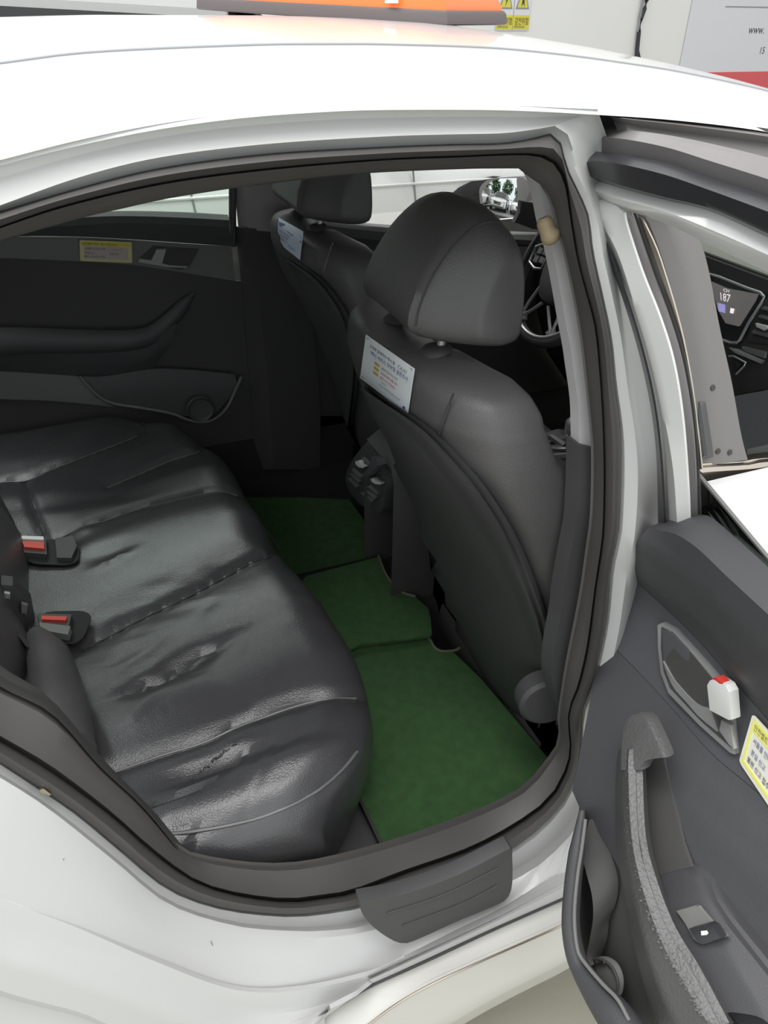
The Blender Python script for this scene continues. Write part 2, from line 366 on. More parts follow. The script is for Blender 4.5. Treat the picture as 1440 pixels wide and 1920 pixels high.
seal = grid('door_seal', [ring3(mix('A', 'M', .97), .036), ring3(mix('M', 'B', .06), .020), ring3(mix('M', 'B', .22), .004), ring3(mix('M', 'B', .5), -.006), ring3(mix('M', 'B', .8), -.003), ring3(mix('M', 'B', .96), .006), ring3(RW['B'], .016)], RUBBER, car, closed=True)
DO = [-.012, -.012, .07, .07, -.05, -.06, -.012]
jamb = grid('door_jamb', [ring3(RW['B'], .018), ring3(mix('B', 'C', .15), .012), ring3(mix('B', 'C', .75), .006), ring3(RW['C'], [-.004, -.004, .012, .012, -.01, -.012, -.004]), ring3(mix('C', 'D', .12), [.0, .0, .02, .02, -.02, -.018, .0]),
      ring3(mix('C', 'D', .6), [.006, .006, .05, .05, -.035, -.04, .006]), ring3(mix('C', 'D', .93), [.0, .0, .065, .065, -.048, -.055, .0]), ring3(RW['D'], DO)], PAINTIN, car, closed=True)
# --- outer sill and rear quarter below the opening
def U1(x, y, o): return U(x, y, 1, lambda p: g_side(p)+o)
sill_rows = [[(1067, 1634), (955, 1700), (850, 1752), (700, 1826)], [(1064, 1660), (930, 1725), (820, 1777), (690, 1840)], [(1063, 1680), (914, 1747), (800, 1803), (700, 1845), (632, 1886), (578, 1922)][:4]]
patch('sill_shelf', [[(1110, 1612), (1067, 1634), (955, 1700), (850, 1752), (700, 1826)], [(1110, 1638), (1064, 1660), (930, 1728), (820, 1779), (692, 1838)], [(1110, 1657), (1063, 1679), (914, 1745), (800, 1798), (700, 1843)]], 30, 1, g_side, PAINTIN, car, offs=[-.05, -.07, -.065], sub=3)
patch('sill_cover', [[(1110, 1661), (1063, 1682), (914, 1748), (800, 1802), (702, 1847), (632, 1886), (560, 1930)], [(1110, 1709), (1063, 1731), (980, 1768), (874, 1815), (800, 1850), (740, 1885), (670, 1935)], [(1110, 1774), (1070, 1794), (1040, 1811), (960, 1851), (880, 1895), (800, 1945), (760, 1980)], [(1112, 1792), (1072, 1812), (1042, 1829), (962, 1869), (882, 1913), (802, 1963), (765, 1998)]],
      34, 1, g_side, CREAM, car, offs=[-.063, -.10, -.11, -.06], sub=4)
patch('rear_quarter', [[(760, 1798), (700, 1826), (559, 1857), (437, 1855), (292, 1803), (146, 1740), (0, 1682), (-160, 1600)], [(700, 1842), (640, 1876), (500, 1900), (389, 1870), (243, 1815), (97, 1762), (0, 1721), (-160, 1640)],
      [(670, 1866), (600, 1905), (470, 1940), (330, 1905), (146, 1840), (60, 1812), (0, 1796), (-160, 1740)], [(620, 1892), (560, 1945), (430, 1990), (300, 1965), (204, 1922), (146, 1897), (0, 1857), (-160, 1790)],
      [(610, 1900), (550, 1955), (430, 2005), (300, 1978), (204, 1932), (146, 1906), (0, 1867), (-160, 1800)], [(600, 2000), (520, 2080), (430, 2130), (300, 2100), (204, 2080), (146, 2060), (0, 2010), (-160, 1930)]], 40, 1, g_side, PAINTIN, car, offs=[-.06, -.068, -.085, -.09, -.075, -.10], sub=4)
def line(name, L, off, r, m, n=30): return tube(name, rows3([L], n, 1, g_side, [off])[0], r, m, car, seg=6)
line('sill_gap', [(1100, 1665), (1063, 1681), (914, 1747), (800, 1801), (700, 1845), (632, 1886), (570, 1926)], -.064, .0028, TRIMD)
line('sill_line', [(1100, 1712), (1063, 1731), (980, 1768), (874, 1815), (800, 1850), (740, 1885), (680, 1930)], -.1015, .0016, CHAMP)
for a_, b_ in (((29, 1634), (31, 1626)), ((107, 1618), (110, 1628)), ((209, 1692), (212, 1709)), ((243, 1699), (245, 1706)), ((396, 1765), (402, 1781)), ((541, 1836), (546, 1829)), ((120, 1610), (117, 1615)), ((150, 1870), (156, 1872))):
    tube('scratch', [U(x, y, 1, lambda p: g_side(p)-.030) for x, y in (a_, b_)], .0006, GREYINK, jamb, seg=4)
poly('paint_chip', [(74, 1481), (82, 1479), (96, 1490), (92, 1492), (84, 1488), (76, 1489)], 1, lambda p: g_side(p)-.004, CHAMP, jamb, th=.004)
tube('belt_anchor', [U(x, y, 1, lambda p: g_side(p)+.065) for x, y in resample([(1019, 408), (1024, 424), (1031, 440), (1042, 450)], 10)], [.006, .009, .010, .0095, .0095, .010, .0115, .012, .010, .006], TAN, car, seg=14)
# rear quarter behind the opening, boot and rear wheel (beyond the picture's left edge)
D3 = np.array(ring3(RW['D'], DO)); q0 = NS[0]+NS[1]+NS[2]; QD = D3[q0-4:]
QR = [QD]
for k_, (dx_, out_) in enumerate(((-.05, .02), (-.14, .05), (-.35, .07), (-.70, .06), (-1.0, -.02))):
    QR.append(np.array([[min(p[0], .34)+dx_, p[1]-out_*np.clip((1.25-p[2])/.3, 0, 1)+(.05*k_ if p[2] > 1.15 else 0), p[2]-(.055*k_ if p[2] > 1.05 else 0)] for p in QD]))
grid('quarter_panel', QR, PAINT, car)
grid('boot_lid', [[(x, y, z+.02*(1-(y/.8)**2)) for y in np.linspace(-.78, .78, 9)] for x, z in ((-.60, 1.07), (-1.0, 1.04), (-1.12, .95), (-1.16, .45))], PAINT, car)
for s_ in (-1, 1):
    for x_ in (-.04, 2.76):
        w_ = lathe('wheel', [(.001, -.1), (.31, -.1), (.325, -.06), (.325, .06), (.31, .08), (.22, .085), (.21, .05), (.08, .065), (.001, .065)], (x_, s_*.80, .326), (0, s_, 0), TYRE, car)
        for a_ in range(5): tube('rim_spoke', [(x_, s_*.872, .326), (x_+.21*math.cos(a_*1.2566), s_*.872, .326+.21*math.sin(a_*1.2566))], .02, SILVER, w_, seg=6)
# --- roof
R1 = [(-200, 360), (0, 300), (150, 262), (300, 232), (450, 212), (600, 201), (720, 197), (940, 198), (1120, 207), (1280, 219), (1440, 240), (1600, 275)]
R2 = [(-200, 140), (0, 119), (150, 100), (360, 89), (595, 82), (720, 84), (910, 90), (1050, 103), (1155, 117), (1275, 136), (1440, 172), (1600, 215)]
n = 60; r1 = rows3([R1], n, 1, -.625)[0]; r2 = rows3([R2], n, 1, -.50)[0]
r2[:, 2] = np.minimum(r2[:, 2], 1.487)
def at_x(a, X): return np.array([X, np.interp(X, a[:, 0], a[:, 1]), np.interp(X, a[:, 0], a[:, 2])])
XS = np.linspace(max(r1[0, 0], r2[0, 0]), min(r1[-1, 0], r2[-1, 0]), 46)
crown = pw([(0.2, 1.492), (.6, 1.503), (.9, 1.5045), (1.1, 1.499), (1.3, 1.476), (1.45, 1.455), (1.7, 1.41), (2.0, 1.36)])
XT = np.concatenate([np.linspace(.22, XS[0]-.03, 6), XS, np.linspace(XS[-1]+.05, 1.72, 8)])
def rz(a, X):
    if X <= XS[-1]: return at_x(a, X)[2]
    e = at_x(a, XS[-1])[2]; e0 = at_x(a, XS[-4])[2]; s = (e-e0)/(XS[-1]-XS[-4]); return e+s*(X-XS[-1])-.10*(X-XS[-1])**2
RG = []
for X in XT:
    z1, z2, zc = rz(r1, X), rz(r2, X), crown(X); row = []
    sec = [(-.625, z1-.004), (-.622, z1+.002)]
    for t in (.2, .4, .6, .8, .93): sec.append((-.622+.122*t, z1+(z2-z1)*math.sin(t*math.pi/2)))
    sec += [(-.503, z2-.001), (-.500, z2-.006), (-.496, z2-.006), (-.493, z2)]
    for y in (-.42, -.33, -.22, -.11, 0): sec.append((y, z2+(zc-z2)*(1-(y/.493)**2)))
    sec = sec+[(-y, z) for y, z in sec[-2::-1]]
    RG.append([(X, y, z) for y, z in sec])
grid('roof_panel', RG, PAINT, car)
# headliner inside the roof
grid('headliner', [[(X, y, rz(r1, X)-.035+.02*(1-(y/.6)**2)) for y in np.linspace(-.585, .60, 9)] for X in XT], PILLAR, car)
tube('roof_molding', [at_x(r2, X)+np.array([0, -.0015, -.0002]) for X in XS], .0019, GREYINK, car, seg=6)
# --- floor pan, tunnel, far body side
FP = [(-.78, .40), (-.72, .33), (-.70, .27), (-.16, .27), (-.11, .33), (0, .35), (.11, .33), (.16, .27), (.70, .27), (.72, .40), (.72, .50)]
grid('floor_pan', [[(X, y, z) for y, z in FP] for X in np.linspace(.1, 2.5, 12)], CARPET, car)
zr = crown
far_side = lambda p: float(np.interp(p[2], [0, .45, .95, 1.41, 1.6], [.72, .72, .70, .60, .56]))
# far doors: trim patches traced on the far inner side
def fpatch(name, rows, m, parent, offs=None, n=24, sub=2, th=.01): return patch(name, rows, n, 1, far_side, m, parent, offs, sub, th)
fdoor = fpatch('rear_door', [[(-120, 500), (0, 484), (100, 487), (230, 494), (350, 512), (440, 526), (452, 528)], [(-120, 600), (0, 590), (120, 590), (240, 590), (340, 592), (430, 600), (462, 602)], [(-120, 650), (0, 640), (120, 645), (240, 655), (340, 665), (430, 672), (470, 676)], [(-120, 740), (0, 735), (120, 745), (240, 770), (340, 795), (430, 800), (478, 790)], [(-120, 900), (0, 900), (120, 900), (240, 900), (340, 900), (430, 900), (480, 900)]], TRIMD, car, offs=[0, .008, .008, 0, 0])
tag(fdoor, 'closed far rear door with black trim')
fpatch('door_top_roll', [[(-100, 425), (60, 410), (155, 401), (230, 397), (340, 399), (428, 404)], [(-100, 432), (60, 416), (155, 408), (230, 405), (340, 408), (430, 413)], [(-100, 440), (60, 428), (155, 422), (230, 418), (340, 421), (430, 427)], [(-100, 452), (40, 443), (150, 444), (250, 449), (350, 456), (436, 462)]], TRIM, fdoor, offs=[.02, -.01, -.022, -.012], sub=3)
fpatch('accent_panel', [[(-100, 450), (0, 444), (35, 444), (150, 445), (250, 450), (350, 457), (434, 462)], [(-100, 490), (0, 484), (60, 486), (150, 490), (250, 497), (350, 512), (442, 527)]], TRIMG, fdoor, offs=[-.006, -.006])
HP = quadmap([(262, 455), (376, 461), (368, 509), (252, 497)], 1, lambda p: far_side(p)-.008)
plate('handle_recess', HP, [(.22, .1), (.97, .12), (.86, .85), (.74, .97), (.2, .82), (.04, .74)], TRIMD, fdoor, lift=.004)
plate('handle_rim', HP, [(.04, .62), (.30, .66), (.52, .78), (.84, .76), (.80, .83), (.5, .86), (.3, .82), (.03, .76)], SILVER, fdoor, lift=.007, th=.004)
o = plate('handle_lever', HP, [(.27, .14), (.42, .12), (.40, .68), (.22, .66)], SILVER, fdoor, lift=.009, th=.006); tag(o, 'silver release lever')
# armrest and pull on the far door
arm = [(-60, 645), (0, 641), (60, 640), (150, 641), (230, 640), (275, 634), (300, 622), (330, 596), (352, 572), (368, 556)]
P3 = rows3([arm], 30, 1, far_side, [-.03])[0]; P3[:, 1] += np.interp(range(30), [0, 20, 29], [0, .004, .03])
tube('armrest', P3, list(np.interp(range(30), [0, 20, 27, 29], [.030, .022, .014, .004])), TRIM, fdoor, sy=1.3)
fpatch('armrest_face', [[(-80, 648), (0, 645), (120, 648), (230, 648), (290, 636), (330, 606)], [(-80, 668), (0, 668), (120, 672), (230, 676), (290, 668), (325, 640)], [(-80, 694), (0, 695), (80, 700), (150, 705), (220, 704), (285, 692)]], TRIM, fdoor, offs=[-.035, -.03, -.01])
fpatch('map_pocket', [[(150, 706), (200, 705), (285, 692), (360, 694), (440, 702)], [(172, 730), (220, 728), (300, 722), (370, 724), (446, 722)], [(200, 752), (250, 764), (320, 775), (390, 782), (436, 740)]], TRIM, fdoor, offs=[-.02, -.03, -.03])
tube('pocket_lip', rows3([[(150, 706), (170, 728), (188, 745), (215, 757), (260, 764), (320, 775), (355, 788), (380, 791), (402, 786), (425, 765), (440, 735), (453, 706)]], 40, 1, far_side, [-.035])[0], .0045, TRIMG, fdoor)
lathe('speaker_ring', [(.001, 0), (.033, 0), (.040, .006), (.036, .014), (.03, .008), (.001, .006)], U(375, 765, 1, .665), (0, -1, 0), TRIM, fdoor)
fpatch('lower_trim', [[(-60, 694), (0, 696), (80, 701), (150, 706)], [(-60, 720), (0, 724), (90, 738), (180, 745)], [(-60, 742), (0, 748), (100, 752), (215, 763)]], TRIMG, fdoor, offs=[-.012, -.014, -.012])
# far window strip: glass, black frame, belt line; B pillar
def fy(z): return float(np.interp(z, [.45, .95, 1.41], [.72, .70, .60]))
def farquad(name, x0, x1, z0, z1, m, off=.0, th=.01, parent=car):
    G = [[(x, fy(z)+off, z) for x in np.linspace(x0, x1, 6)] for z in np.linspace(z0, z1, 6)]; return grid(name, G, m, parent, thick=(0, th, 0))
farquad('door_glass', .02, .90, 1.05, 1.40, GLASSG, .02, .003, fdoor)
tube('window_frame', rows3([[(436, 335), (436, 400), (437, 460)]], 8, 1, far_side, [-.0])[0], .009, TRIM, fdoor, sy=1.3)
fpatch('pillar_upper', [[(441, 320), (441, 352), (448, 427)], [(455, 320), (455, 352), (466, 431)], [(530, 312), (530, 352), (536, 437)], [(560, 300), (560, 350), (575, 440)]], PILLARD, car, offs=[.0, -.03, -.04, -.02], sub=3)
fpatch('pillar_lower', [[(440, 425), (446, 470), (452, 530), (462, 640), (470, 760), (478, 880)], [(462, 428), (470, 470), (480, 530), (495, 640), (505, 760), (512, 880)], [(560, 432), (570, 470), (580, 530), (590, 640), (600, 760), (600, 880)]], TRIMD, car, offs=[.0, -.035, -.02], sub=3)
# far front door: inner panel, belt roll, glass, A pillar corner, mirror
fd2 = patch('front_door', [[(560, 425), (600, 428), (700, 436), (800, 440), (900, 447), (1000, 452), (1100, 460)], [(560, 520), (600, 520), (700, 520), (800, 520), (900, 530), (1000, 540), (1100, 550)], [(560, 700), (600, 700), (700, 700), (800, 700), (900, 700), (1000, 700), (1100, 700)], [(560, 860), (600, 860), (700, 860), (800, 860), (900, 860), (1000, 860), (1100, 860)]], 30, 1, far_side, TRIMD, car, offs=[0, 0, 0, 0], sub=2)
patch('door_top_roll', [[(580, 400), (650, 415), (760, 424), (950, 434), (1040, 438)], [(580, 407), (650, 420), (760, 429), (950, 439), (1040, 443)], [(580, 416), (650, 428), (760, 438), (950, 448), (1040, 453)], [(580, 432), (650, 444), (760, 454), (950, 458), (1040, 462)]], 24, 1, far_side, TRIMG, fd2, offs=[.02, -.008, -.02, -.01], sub=2)
patch('accent_panel', [[(600, 470), (700, 470), (850, 470), (960, 462), (1060, 466)], [(600, 520), (700, 520), (850, 510), (960, 492), (1060, 500)]], 16, 1, far_side, TRIMG, fd2, offs=[-.008, -.008])
farquad('door_glass', 1.03, 1.95, 1.04, 1.40, GLASS, .02, .003, fd2)
poly('mirror_sail', [(978, 377), (1036, 386), (1050, 432), (1000, 430), (965, 417), (975, 398)], 1, far_side, TRIMD, fd2, th=.02, bev=.003)
tube('a_pillar', [(2.35, .66, 1.0), (2.05, .62, 1.22), (1.70, .57, 1.36)], [.035, .033, .03], PILLAR, car)
tube('a_pillar', [(2.35, -.66, 1.0), (2.05, -.62, 1.22), (1.70, -.57, 1.36)], [.035, .033, .03], PILLAR, car)
def skin(name, ysgn, x0, x1, zt, parent, m=PAINT, n=12):
    prof = [(.30, .80), (.36, .86), (.42, .895), (.60, .915), (.80, .915), (.90, .88), (.945, .84), (zt, .79)] if ysgn > 0 else [(.30, .80), (.36, .86), (.42, .895), (.60, .915), (.80, .915), (.92, .89), (1.00, .82), (zt, .765)]
    return grid(name, [[(x, ysgn*y, z) for x in np.linspace(x0, x1, n)] for z, y in prof], m, parent, thick=(0, -ysgn*.012, 0))
skin('body_side', 1, -.9, 3.4, .975, car)
skin('front_door_skin', -1, 1.16, 2.15, 1.03, car); skin('front_fender', -1, 2.155, 3.4, 1.0, car)
grid('bonnet', [[(x, y, float(np.interp(x, [2.45, 3.0, 3.5], [1.02, .93, .75]))+.04*(1-(y/.85)**2)) for y in np.linspace(-.85, .85, 9)] for x in np.linspace(2.45, 3.5, 10)], PAINT, car)
grid('windshield', [[(lerp(1.70, 2.45, t), y*lerp(.58, .70, t), lerp(1.375, 1.01, t)+.03*(1-y*y)) for y in np.linspace(-1, 1, 9)] for t in np.linspace(0, 1, 6)], CLEAR, car, thick=(.004, 0, .004))
grid('rear_glass', [[(lerp(.25, -.62, t), y*lerp(.56, .66, t), lerp(1.475, 1.07, t)+.03*(1-y*y)) for y in np.linspace(-1, 1, 9)] for t in np.linspace(0, 1, 6)], CLEAR, car, thick=(-.004, 0, .004))
grid('parcel_shelf', [[(x, y, 1.0) for y in (-.66, 0, .66)] for x in (-.65, -.1, .08)], TRIMD, car, thick=(0, 0, -.02))
for s in (-1, 1): grid('c_pillar', [[(lerp(.28, -.62, t)+dx, s*(lerp(.58, .70, t)), lerp(1.45, 1.02, t)-dz) for dx, dz in ((0, 0), (-.01, .06), (-.02, .2), (-.05, .34 if t < .6 else .1))] for t in np.linspace(0, 1, 5)], PAINT, car, thick=(0, -s*.03, 0))
# side mirror with a real reflecting glass, aimed back along the car
mp = lambda x, y: U(x, y, 0, 1.93)
mo = [(897, 360), (900, 348), (912, 337), (930, 333), (975, 331), (987, 338), (993, 352), (990, 368), (968, 412), (962, 415), (945, 409), (912, 398), (900, 385)]
mh = prism('wing_mirror', [mp(x, y) for x, y in resample(mo+[mo[0]], 40)[:-1]], 0, .09, RUBBERG, car, bev=.012); tag(mh, 'grey far side wing mirror')
c0 = mp(945, 372); dv = (c0-CP)/np.linalg.norm(c0-CP); rv = np.array([-1, .14, .015]); rv /= np.linalg.norm(rv); nv = rv-dv; nv /= np.linalg.norm(nv)
gl = [(904, 374), (902, 361), (914, 345), (930, 336), (952, 334), (978, 335), (984, 345), (987, 356), (984, 372), (966, 407), (960, 409), (935, 402), (908, 392), (903, 384)]
def onmir(x, y):
    d = ray(x, y); q = c0-dv*.05; return CP+d*((q-CP).dot(nv)/d.dot(nv))
P = [onmir(x, y) for x, y in resample(gl+[gl[0]], 48)[:-1]]; pc = sum(P)/len(P)
MR = [[pc+(p-pc)*t-nv*(np.linalg.norm((p-pc)*t)**2/(2*.85)) for p in P] for t in (1, .85, .7, .55, .4, .25, .1, .01)]
MR = [[p-nv*.006 for p in MR[0]]]+MR
loft('mirror_glass', MR, MIRROR, mh)
prism('mirror_foot', [U(x, y, 0, 1.95) for x, y in [(910, 400), (930, 405), (968, 414), (990, 405), (985, 424), (960, 428), (935, 424)]], 0, .05, TRIMG, mh, bev=.004)
# --- light grey and black B pillar trim on the near side
po = lambda p: g_side(p)+.095
patch('pillar_trim', [[(984, 318), (998, 328), (1006, 349), (1014, 379), (1022, 420), (1036, 471), (1048, 531), (1061, 607), (1070, 655), (1076, 698), (1082, 740), (1085, 773), (1086, 834)],
      [(996, 316), (1018, 330), (1034, 352), (1046, 385), (1056, 440), (1072, 500), (1090, 575), (1100, 640), (1108, 700), (1114, 750), (1118, 800), (1124, 846)]], 36, 1, po, PILLAR, car, offs=[0, -.005], sub=3, th=.02)
patch('pillar_trim', [[(1086, 836), (1085, 870), (1083, 930), (1079, 990), (1069, 1040), (1056, 1109), (1050, 1160), (1040, 1210), (1034, 1275), (1050, 1330)], [(1140, 846), (1140, 900), (1138, 930), (1134, 990), (1124, 1040), (1110, 1109), (1104, 1160), (1098, 1210), (1085, 1275), (1085, 1330)]], 20, 1, lambda p: g_side(p)+.085, TRIM, car, sub=2, th=.03)
# --- black step plate on the sill
sp = [(676, 1694), (760, 1676), (860, 1640), (955, 1592), (961, 1600), (962, 1650), (957, 1676), (940, 1694), (860, 1728), (780, 1764), (757, 1770), (735, 1764), (700, 1740), (680, 1716)]
plate_o = poly('step_plate', sp, 1, lambda p: g_side(p)-.052, TRIM, car, th=.022, bev=.004, smoothpts=60)
for L in ([(726, 1712), (800, 1689), (860, 1665), (935, 1627)], [(754, 1736), (820, 1712), (880, 1688), (932, 1660)]):
    tube('step_groove', rows3([L], 14, 1, lambda p: g_side(p)-.0525)[0], .0016, TRIMD, car, seg=6)
# --- inner cheek of the opening at lower left: black wheelhouse trim
patch('wheelhouse_trim', [[(-150, 1190), (0, 1287), (97, 1338), (185, 1435), (253, 1498), (292, 1541), (335, 1596)], [(-150, 1165), (0, 1272), (95, 1326), (183, 1425), (251, 1492), (294, 1538), (340, 1594)], [(-150, 1140), (0, 1255), (92, 1314), (180, 1415), (249, 1487), (296, 1535), (342, 1592)]], 20, 1, g_side, TRIMD, car, offs=[.05, .07, .08], sub=2)

# ================================================================== REAR BENCH
bench = empty('rear_bench_seat', (.35, 0, .28))
tag(bench, 'black leather rear bench seat with creased cushion, worn piping and red buckles', 'seat')
front = pw([(-.70, .66), (-.66, .735), (-.61, .785), (-.53, .823), (-.42, .835), (-.25, .822), (-.09, .795), (.15, .780), (.39, .762), (.52, .715), (.61, .672), (.66, .60), (.70, .52)])
YS = np.linspace(-.70, .70, 120)
fx = np.array([front(y) for y in YS]); kk = np.hanning(13); kk /= kk.sum()
fx = np.convolve(np.pad(fx, 6, mode='edge'), kk, 'valid')
SEAMS = [[(-60, 905), (0, 896), (49, 892), (100, 874), (146, 857), (243, 815), (311, 784), (345, 775)],
         [(200, 905), (258, 881), (316, 856), (379, 839), (410, 842)],
         [(60, 1010), (120, 995), (194, 968), (258, 946), (340, 925), (416, 913), (450, 925)],
         [(160, 1202), (243, 1160), (340, 1113), (437, 1061), (486, 1037), (520, 1032)],
         [(180, 1446), (194, 1440), (292, 1406), (389, 1376), (486, 1335), (583, 1303), (647, 1296), (685, 1304)],
         [(41, 896), (52, 925), (63, 954), (74, 985), (85, 1007)]]
ZT = .572
def dseg(X, Y, P):
    d = np.full(X.shape, 9.)
    for a, b in zip(P[:-1, :2], P[1:, :2]):
        ab = b-a; t = np.clip(((X-a[0])*ab[0]+(Y-a[1])*ab[1])/(ab@ab+1e-12), 0, 1)
        d = np.minimum(d, np.hypot(X-a[0]-t*ab[0], Y-a[1]-t*ab[1]))
    return d
NX = 110
tt = 1-(1-np.linspace(0, 1, NX))**1.35
X = .22+(fx[None, :]-.22)*tt[:, None]; Y = np.repeat(YS[None, :], NX, 0)
Z = np.full(X.shape, ZT)
dd = (fx[None, :]-X)*.92; t = np.clip(1-dd/.085, 0, 1); Z -= .062*(1-np.sqrt(np.clip(1-t*t, 0, 1)))
dd = np.minimum(Y+.702, .702-Y); t = np.clip(1-dd/.055, 0, 1); Z -= .045*(1-np.sqrt(np.clip(1-t*t, 0, 1)))
Z += .02*((X-.3)/.45).clip(0, 1)-.012
def ztop(x, y):
    d = (X-x)**2+(Y-y)**2; i = np.argmin(d); return Z.flat[i]
def UZ(px, py):
    return U(px, py, 2, lambda p: ztop(p[0], p[1]))
SW = [np.array([UZ(x, y) for x, y in resample(s, 30)]) for s in SEAMS]
SIDE = np.array([UZ(x, y) for x, y in resample([(300, 1566), (389, 1557), (486, 1535), (583, 1496), (647, 1445), (676, 1400)], 30)])
for A_ in (SIDE,):
    for c_ in (0, 1): A_[:, c_] = np.convolve(np.pad(A_[:, c_], 3, mode='edge'), np.ones(7)/7, 'valid')
dm = np.full(X.shape, 9.)
for i, s in enumerate(SW):
    d = dseg(X, Y, s); w = .011 if i < 5 else .009; Z -= (.011 if i in (3, 4) else .008)*np.exp(-(d/w)**2)
    if i < 5: dm = np.minimum(dm, d)
Z += .016*(1-np.exp(-(dm/.07)**2))-.008
Z -= .010*np.exp(-(dseg(X, Y, SIDE)/.010)**2)
def blob(px, py, sx, sy, ang, h):
    global Z
    c = U(px, py, 2, ZT); a = R(ang); dx = X-c[0]; dy = Y-c[1]; u = dx*math.cos(a)+dy*math.sin(a); v = -dx*math.sin(a)+dy*math.cos(a)
    Z += h*np.exp(-(u/sx)**2-(v/sy)**2)
# sat-in hollow with puckers, and the folds of the outer bolster
blob(340, 1245, .13, .07, 8, -.010); blob(310, 1262, .085, .011, 14, -.017); blob(375, 1222, .08, .007, 10, -.009)
blob(300, 1300, .06, .012, 12, .006); blob(350, 1290, .05, .008, 20, .004); blob(260, 1330, .04, .010, 30, .004)
for i, (px, py) in enumerate([(250, 1350), (275, 1340), (300, 1330), (325, 1318), (350, 1306), (375, 1292), (395, 1280)]): blob(px, py, .010, .016, 40, .0035)
for i, (px, py) in enumerate([(230, 1232), (255, 1250), (300, 1215), (420, 1245), (450, 1225)]): blob(px, py, .03, .006, 25+7*i, -.003)
blob(380, 1440, .12, .020, 2, -.017); blob(500, 1400, .12, .02, -6, -.008); blob(340, 1490, .10, .010, -4, -.013); blob(430, 1470, .14, .02, 0, .009)
blob(560, 1420, .08, .05, 20, .008); blob(120, 1010, .05, .03, 20, -.012); blob(150, 985, .03, .05, 0, .010); blob(215, 1050, .04, .008, 20, .007); blob(200, 1035, .05, .03, 10, -.008); blob(170, 930, .14, .03, -5, -.012); blob(100, 850, .12, .06, 0, .012)
rs = np.random.RandomState(5)
for k in range(60):
    px, py = rs.uniform(180, 660), rs.uniform(1060, 1540); c = U(px, py, 2, ZT); a = R(rs.uniform(-30, 60))
    dx = X-c[0]; dy = Y-c[1]; u = dx*math.cos(a)+dy*math.sin(a); v = -dx*math.sin(a)+dy*math.cos(a)
    Z += rs.uniform(-.0032, .0032)*np.exp(-(u/rs.uniform(.03, .08))**2-(v/rs.uniform(.006, .02))**2)
top = np.stack([X, Y, Z], -1)
rowsB = [top[i] for i in range(NX)]
last = top[-1].copy()
for dz, dx in ((.03, .004), (.07, .0), (.12, -.012), (.18, -.03), (.25, -.055)):
    q = last.copy(); q[:, 2] = last[:, 2]-dz; q[:, 0] += dx; q[:, 2] = np.maximum(q[:, 2], .28); rowsB.append(q)
GB = []
for r_ in rowsB:
    p = r_[0]; ext = [(p[0]-.0, p[1]+dy, max(p[2]-dz, .28)) for dz, dy in ((.28, .012), (.20, .004), (.13, -.006), (.07, -.012), (.03, -.012), (.012, -.006))]
    GB.append(ext+[tuple(q) for q in r_])
cush = grid('cushion', GB, LEATHER, bench)
for i, s in enumerate(SW):
    ns = 60; idx = np.linspace(0, len(s)-1, ns); Q = np.array([[np.interp(k_, range(len(s)), s[:, c]) for c in (0, 1)] for k_ in idx])
    Q = [(x, y, ztop(x, y)+.0012) for x, y in Q if x < front(min(max(y, -.7), .7))-.022 and abs(y) < .69]
    zz = np.convolve(np.pad([q[2] for q in Q], 2, mode='edge'), np.ones(5)/5, 'valid'); Q = [(q[0], q[1], z) for q, z in zip(Q, zz)]
    tube('piping', Q, .0022 if i != 3 else .0018, THREADL if i in (0, 1, 2, 4) else THREAD, cush, seg=6)
Q = [(p[0], p[1], ztop(p[0], p[1])+.0022) for p in SIDE if p[1] > -.7]
zz = np.convolve(np.pad([q[2] for q in Q], 3, mode='edge'), np.ones(7)/7, 'valid'); Q = [(q[0], q[1], z) for q, z in zip(Q, zz)]
tube('piping', Q, .0028, THREADL, cush, seg=6)
# crumbling stitch line on the near bolster
Q = [U(x, y, 2, ZT) for x, y in resample([(352, 1448), (380, 1428), (410, 1408), (448, 1386)], 60)]
tube('torn_stitch', [(p[0]+rs.uniform(-.003, .003), p[1]+rs.uniform(-.0025, .0025), ztop(p[0], p[1])+.0006) for p in Q], [rs.uniform(.0006, .002) for _ in Q], THREAD, cush, seg=5)
# backrest
BR = []
for v in np.linspace(0, 1, 26):
    z = .46+.62*v; row = []
    for y in np.linspace(-.70, .70, 60):
        x = .288-.42*max(0, z-.57)-.085*min(1, max(0, (y-.10)/.35))-.045*min(1, max(0, (-.25-y)/.2))+.02*math.exp(-((z-.66)/.1)**2)
        x += (.0 if y > 0 else .04)*math.exp(-((abs(y)-.56)/.10)**2)*(.4+.6*min(1, v*3)) - .03*max(0, (abs(y)-.62)/.08)
        x -= .012*math.exp(-((abs(y)-.17)/.012)**2)
        row.append((x, y, z))
    BR.append(row)
grid('backrest', BR, LEATHERD, bench, thick=(-.14, 0, 0))
# side bolster beside the door
BB = [U(x, y, 1, yy) for x, y, yy in ((70, 1195, -.20), (92, 1235, -.27), (104, 1290, -.36), (112, 1350, -.45), (128, 1420, -.53))]
tube('side_bolster', resample([tuple(b) for b in BB], 14), list(np.interp(range(14), [0, 3, 10, 13], [.02, .036, .045, .04])), LEATHERD, bench, seg=16, sy=1.2)
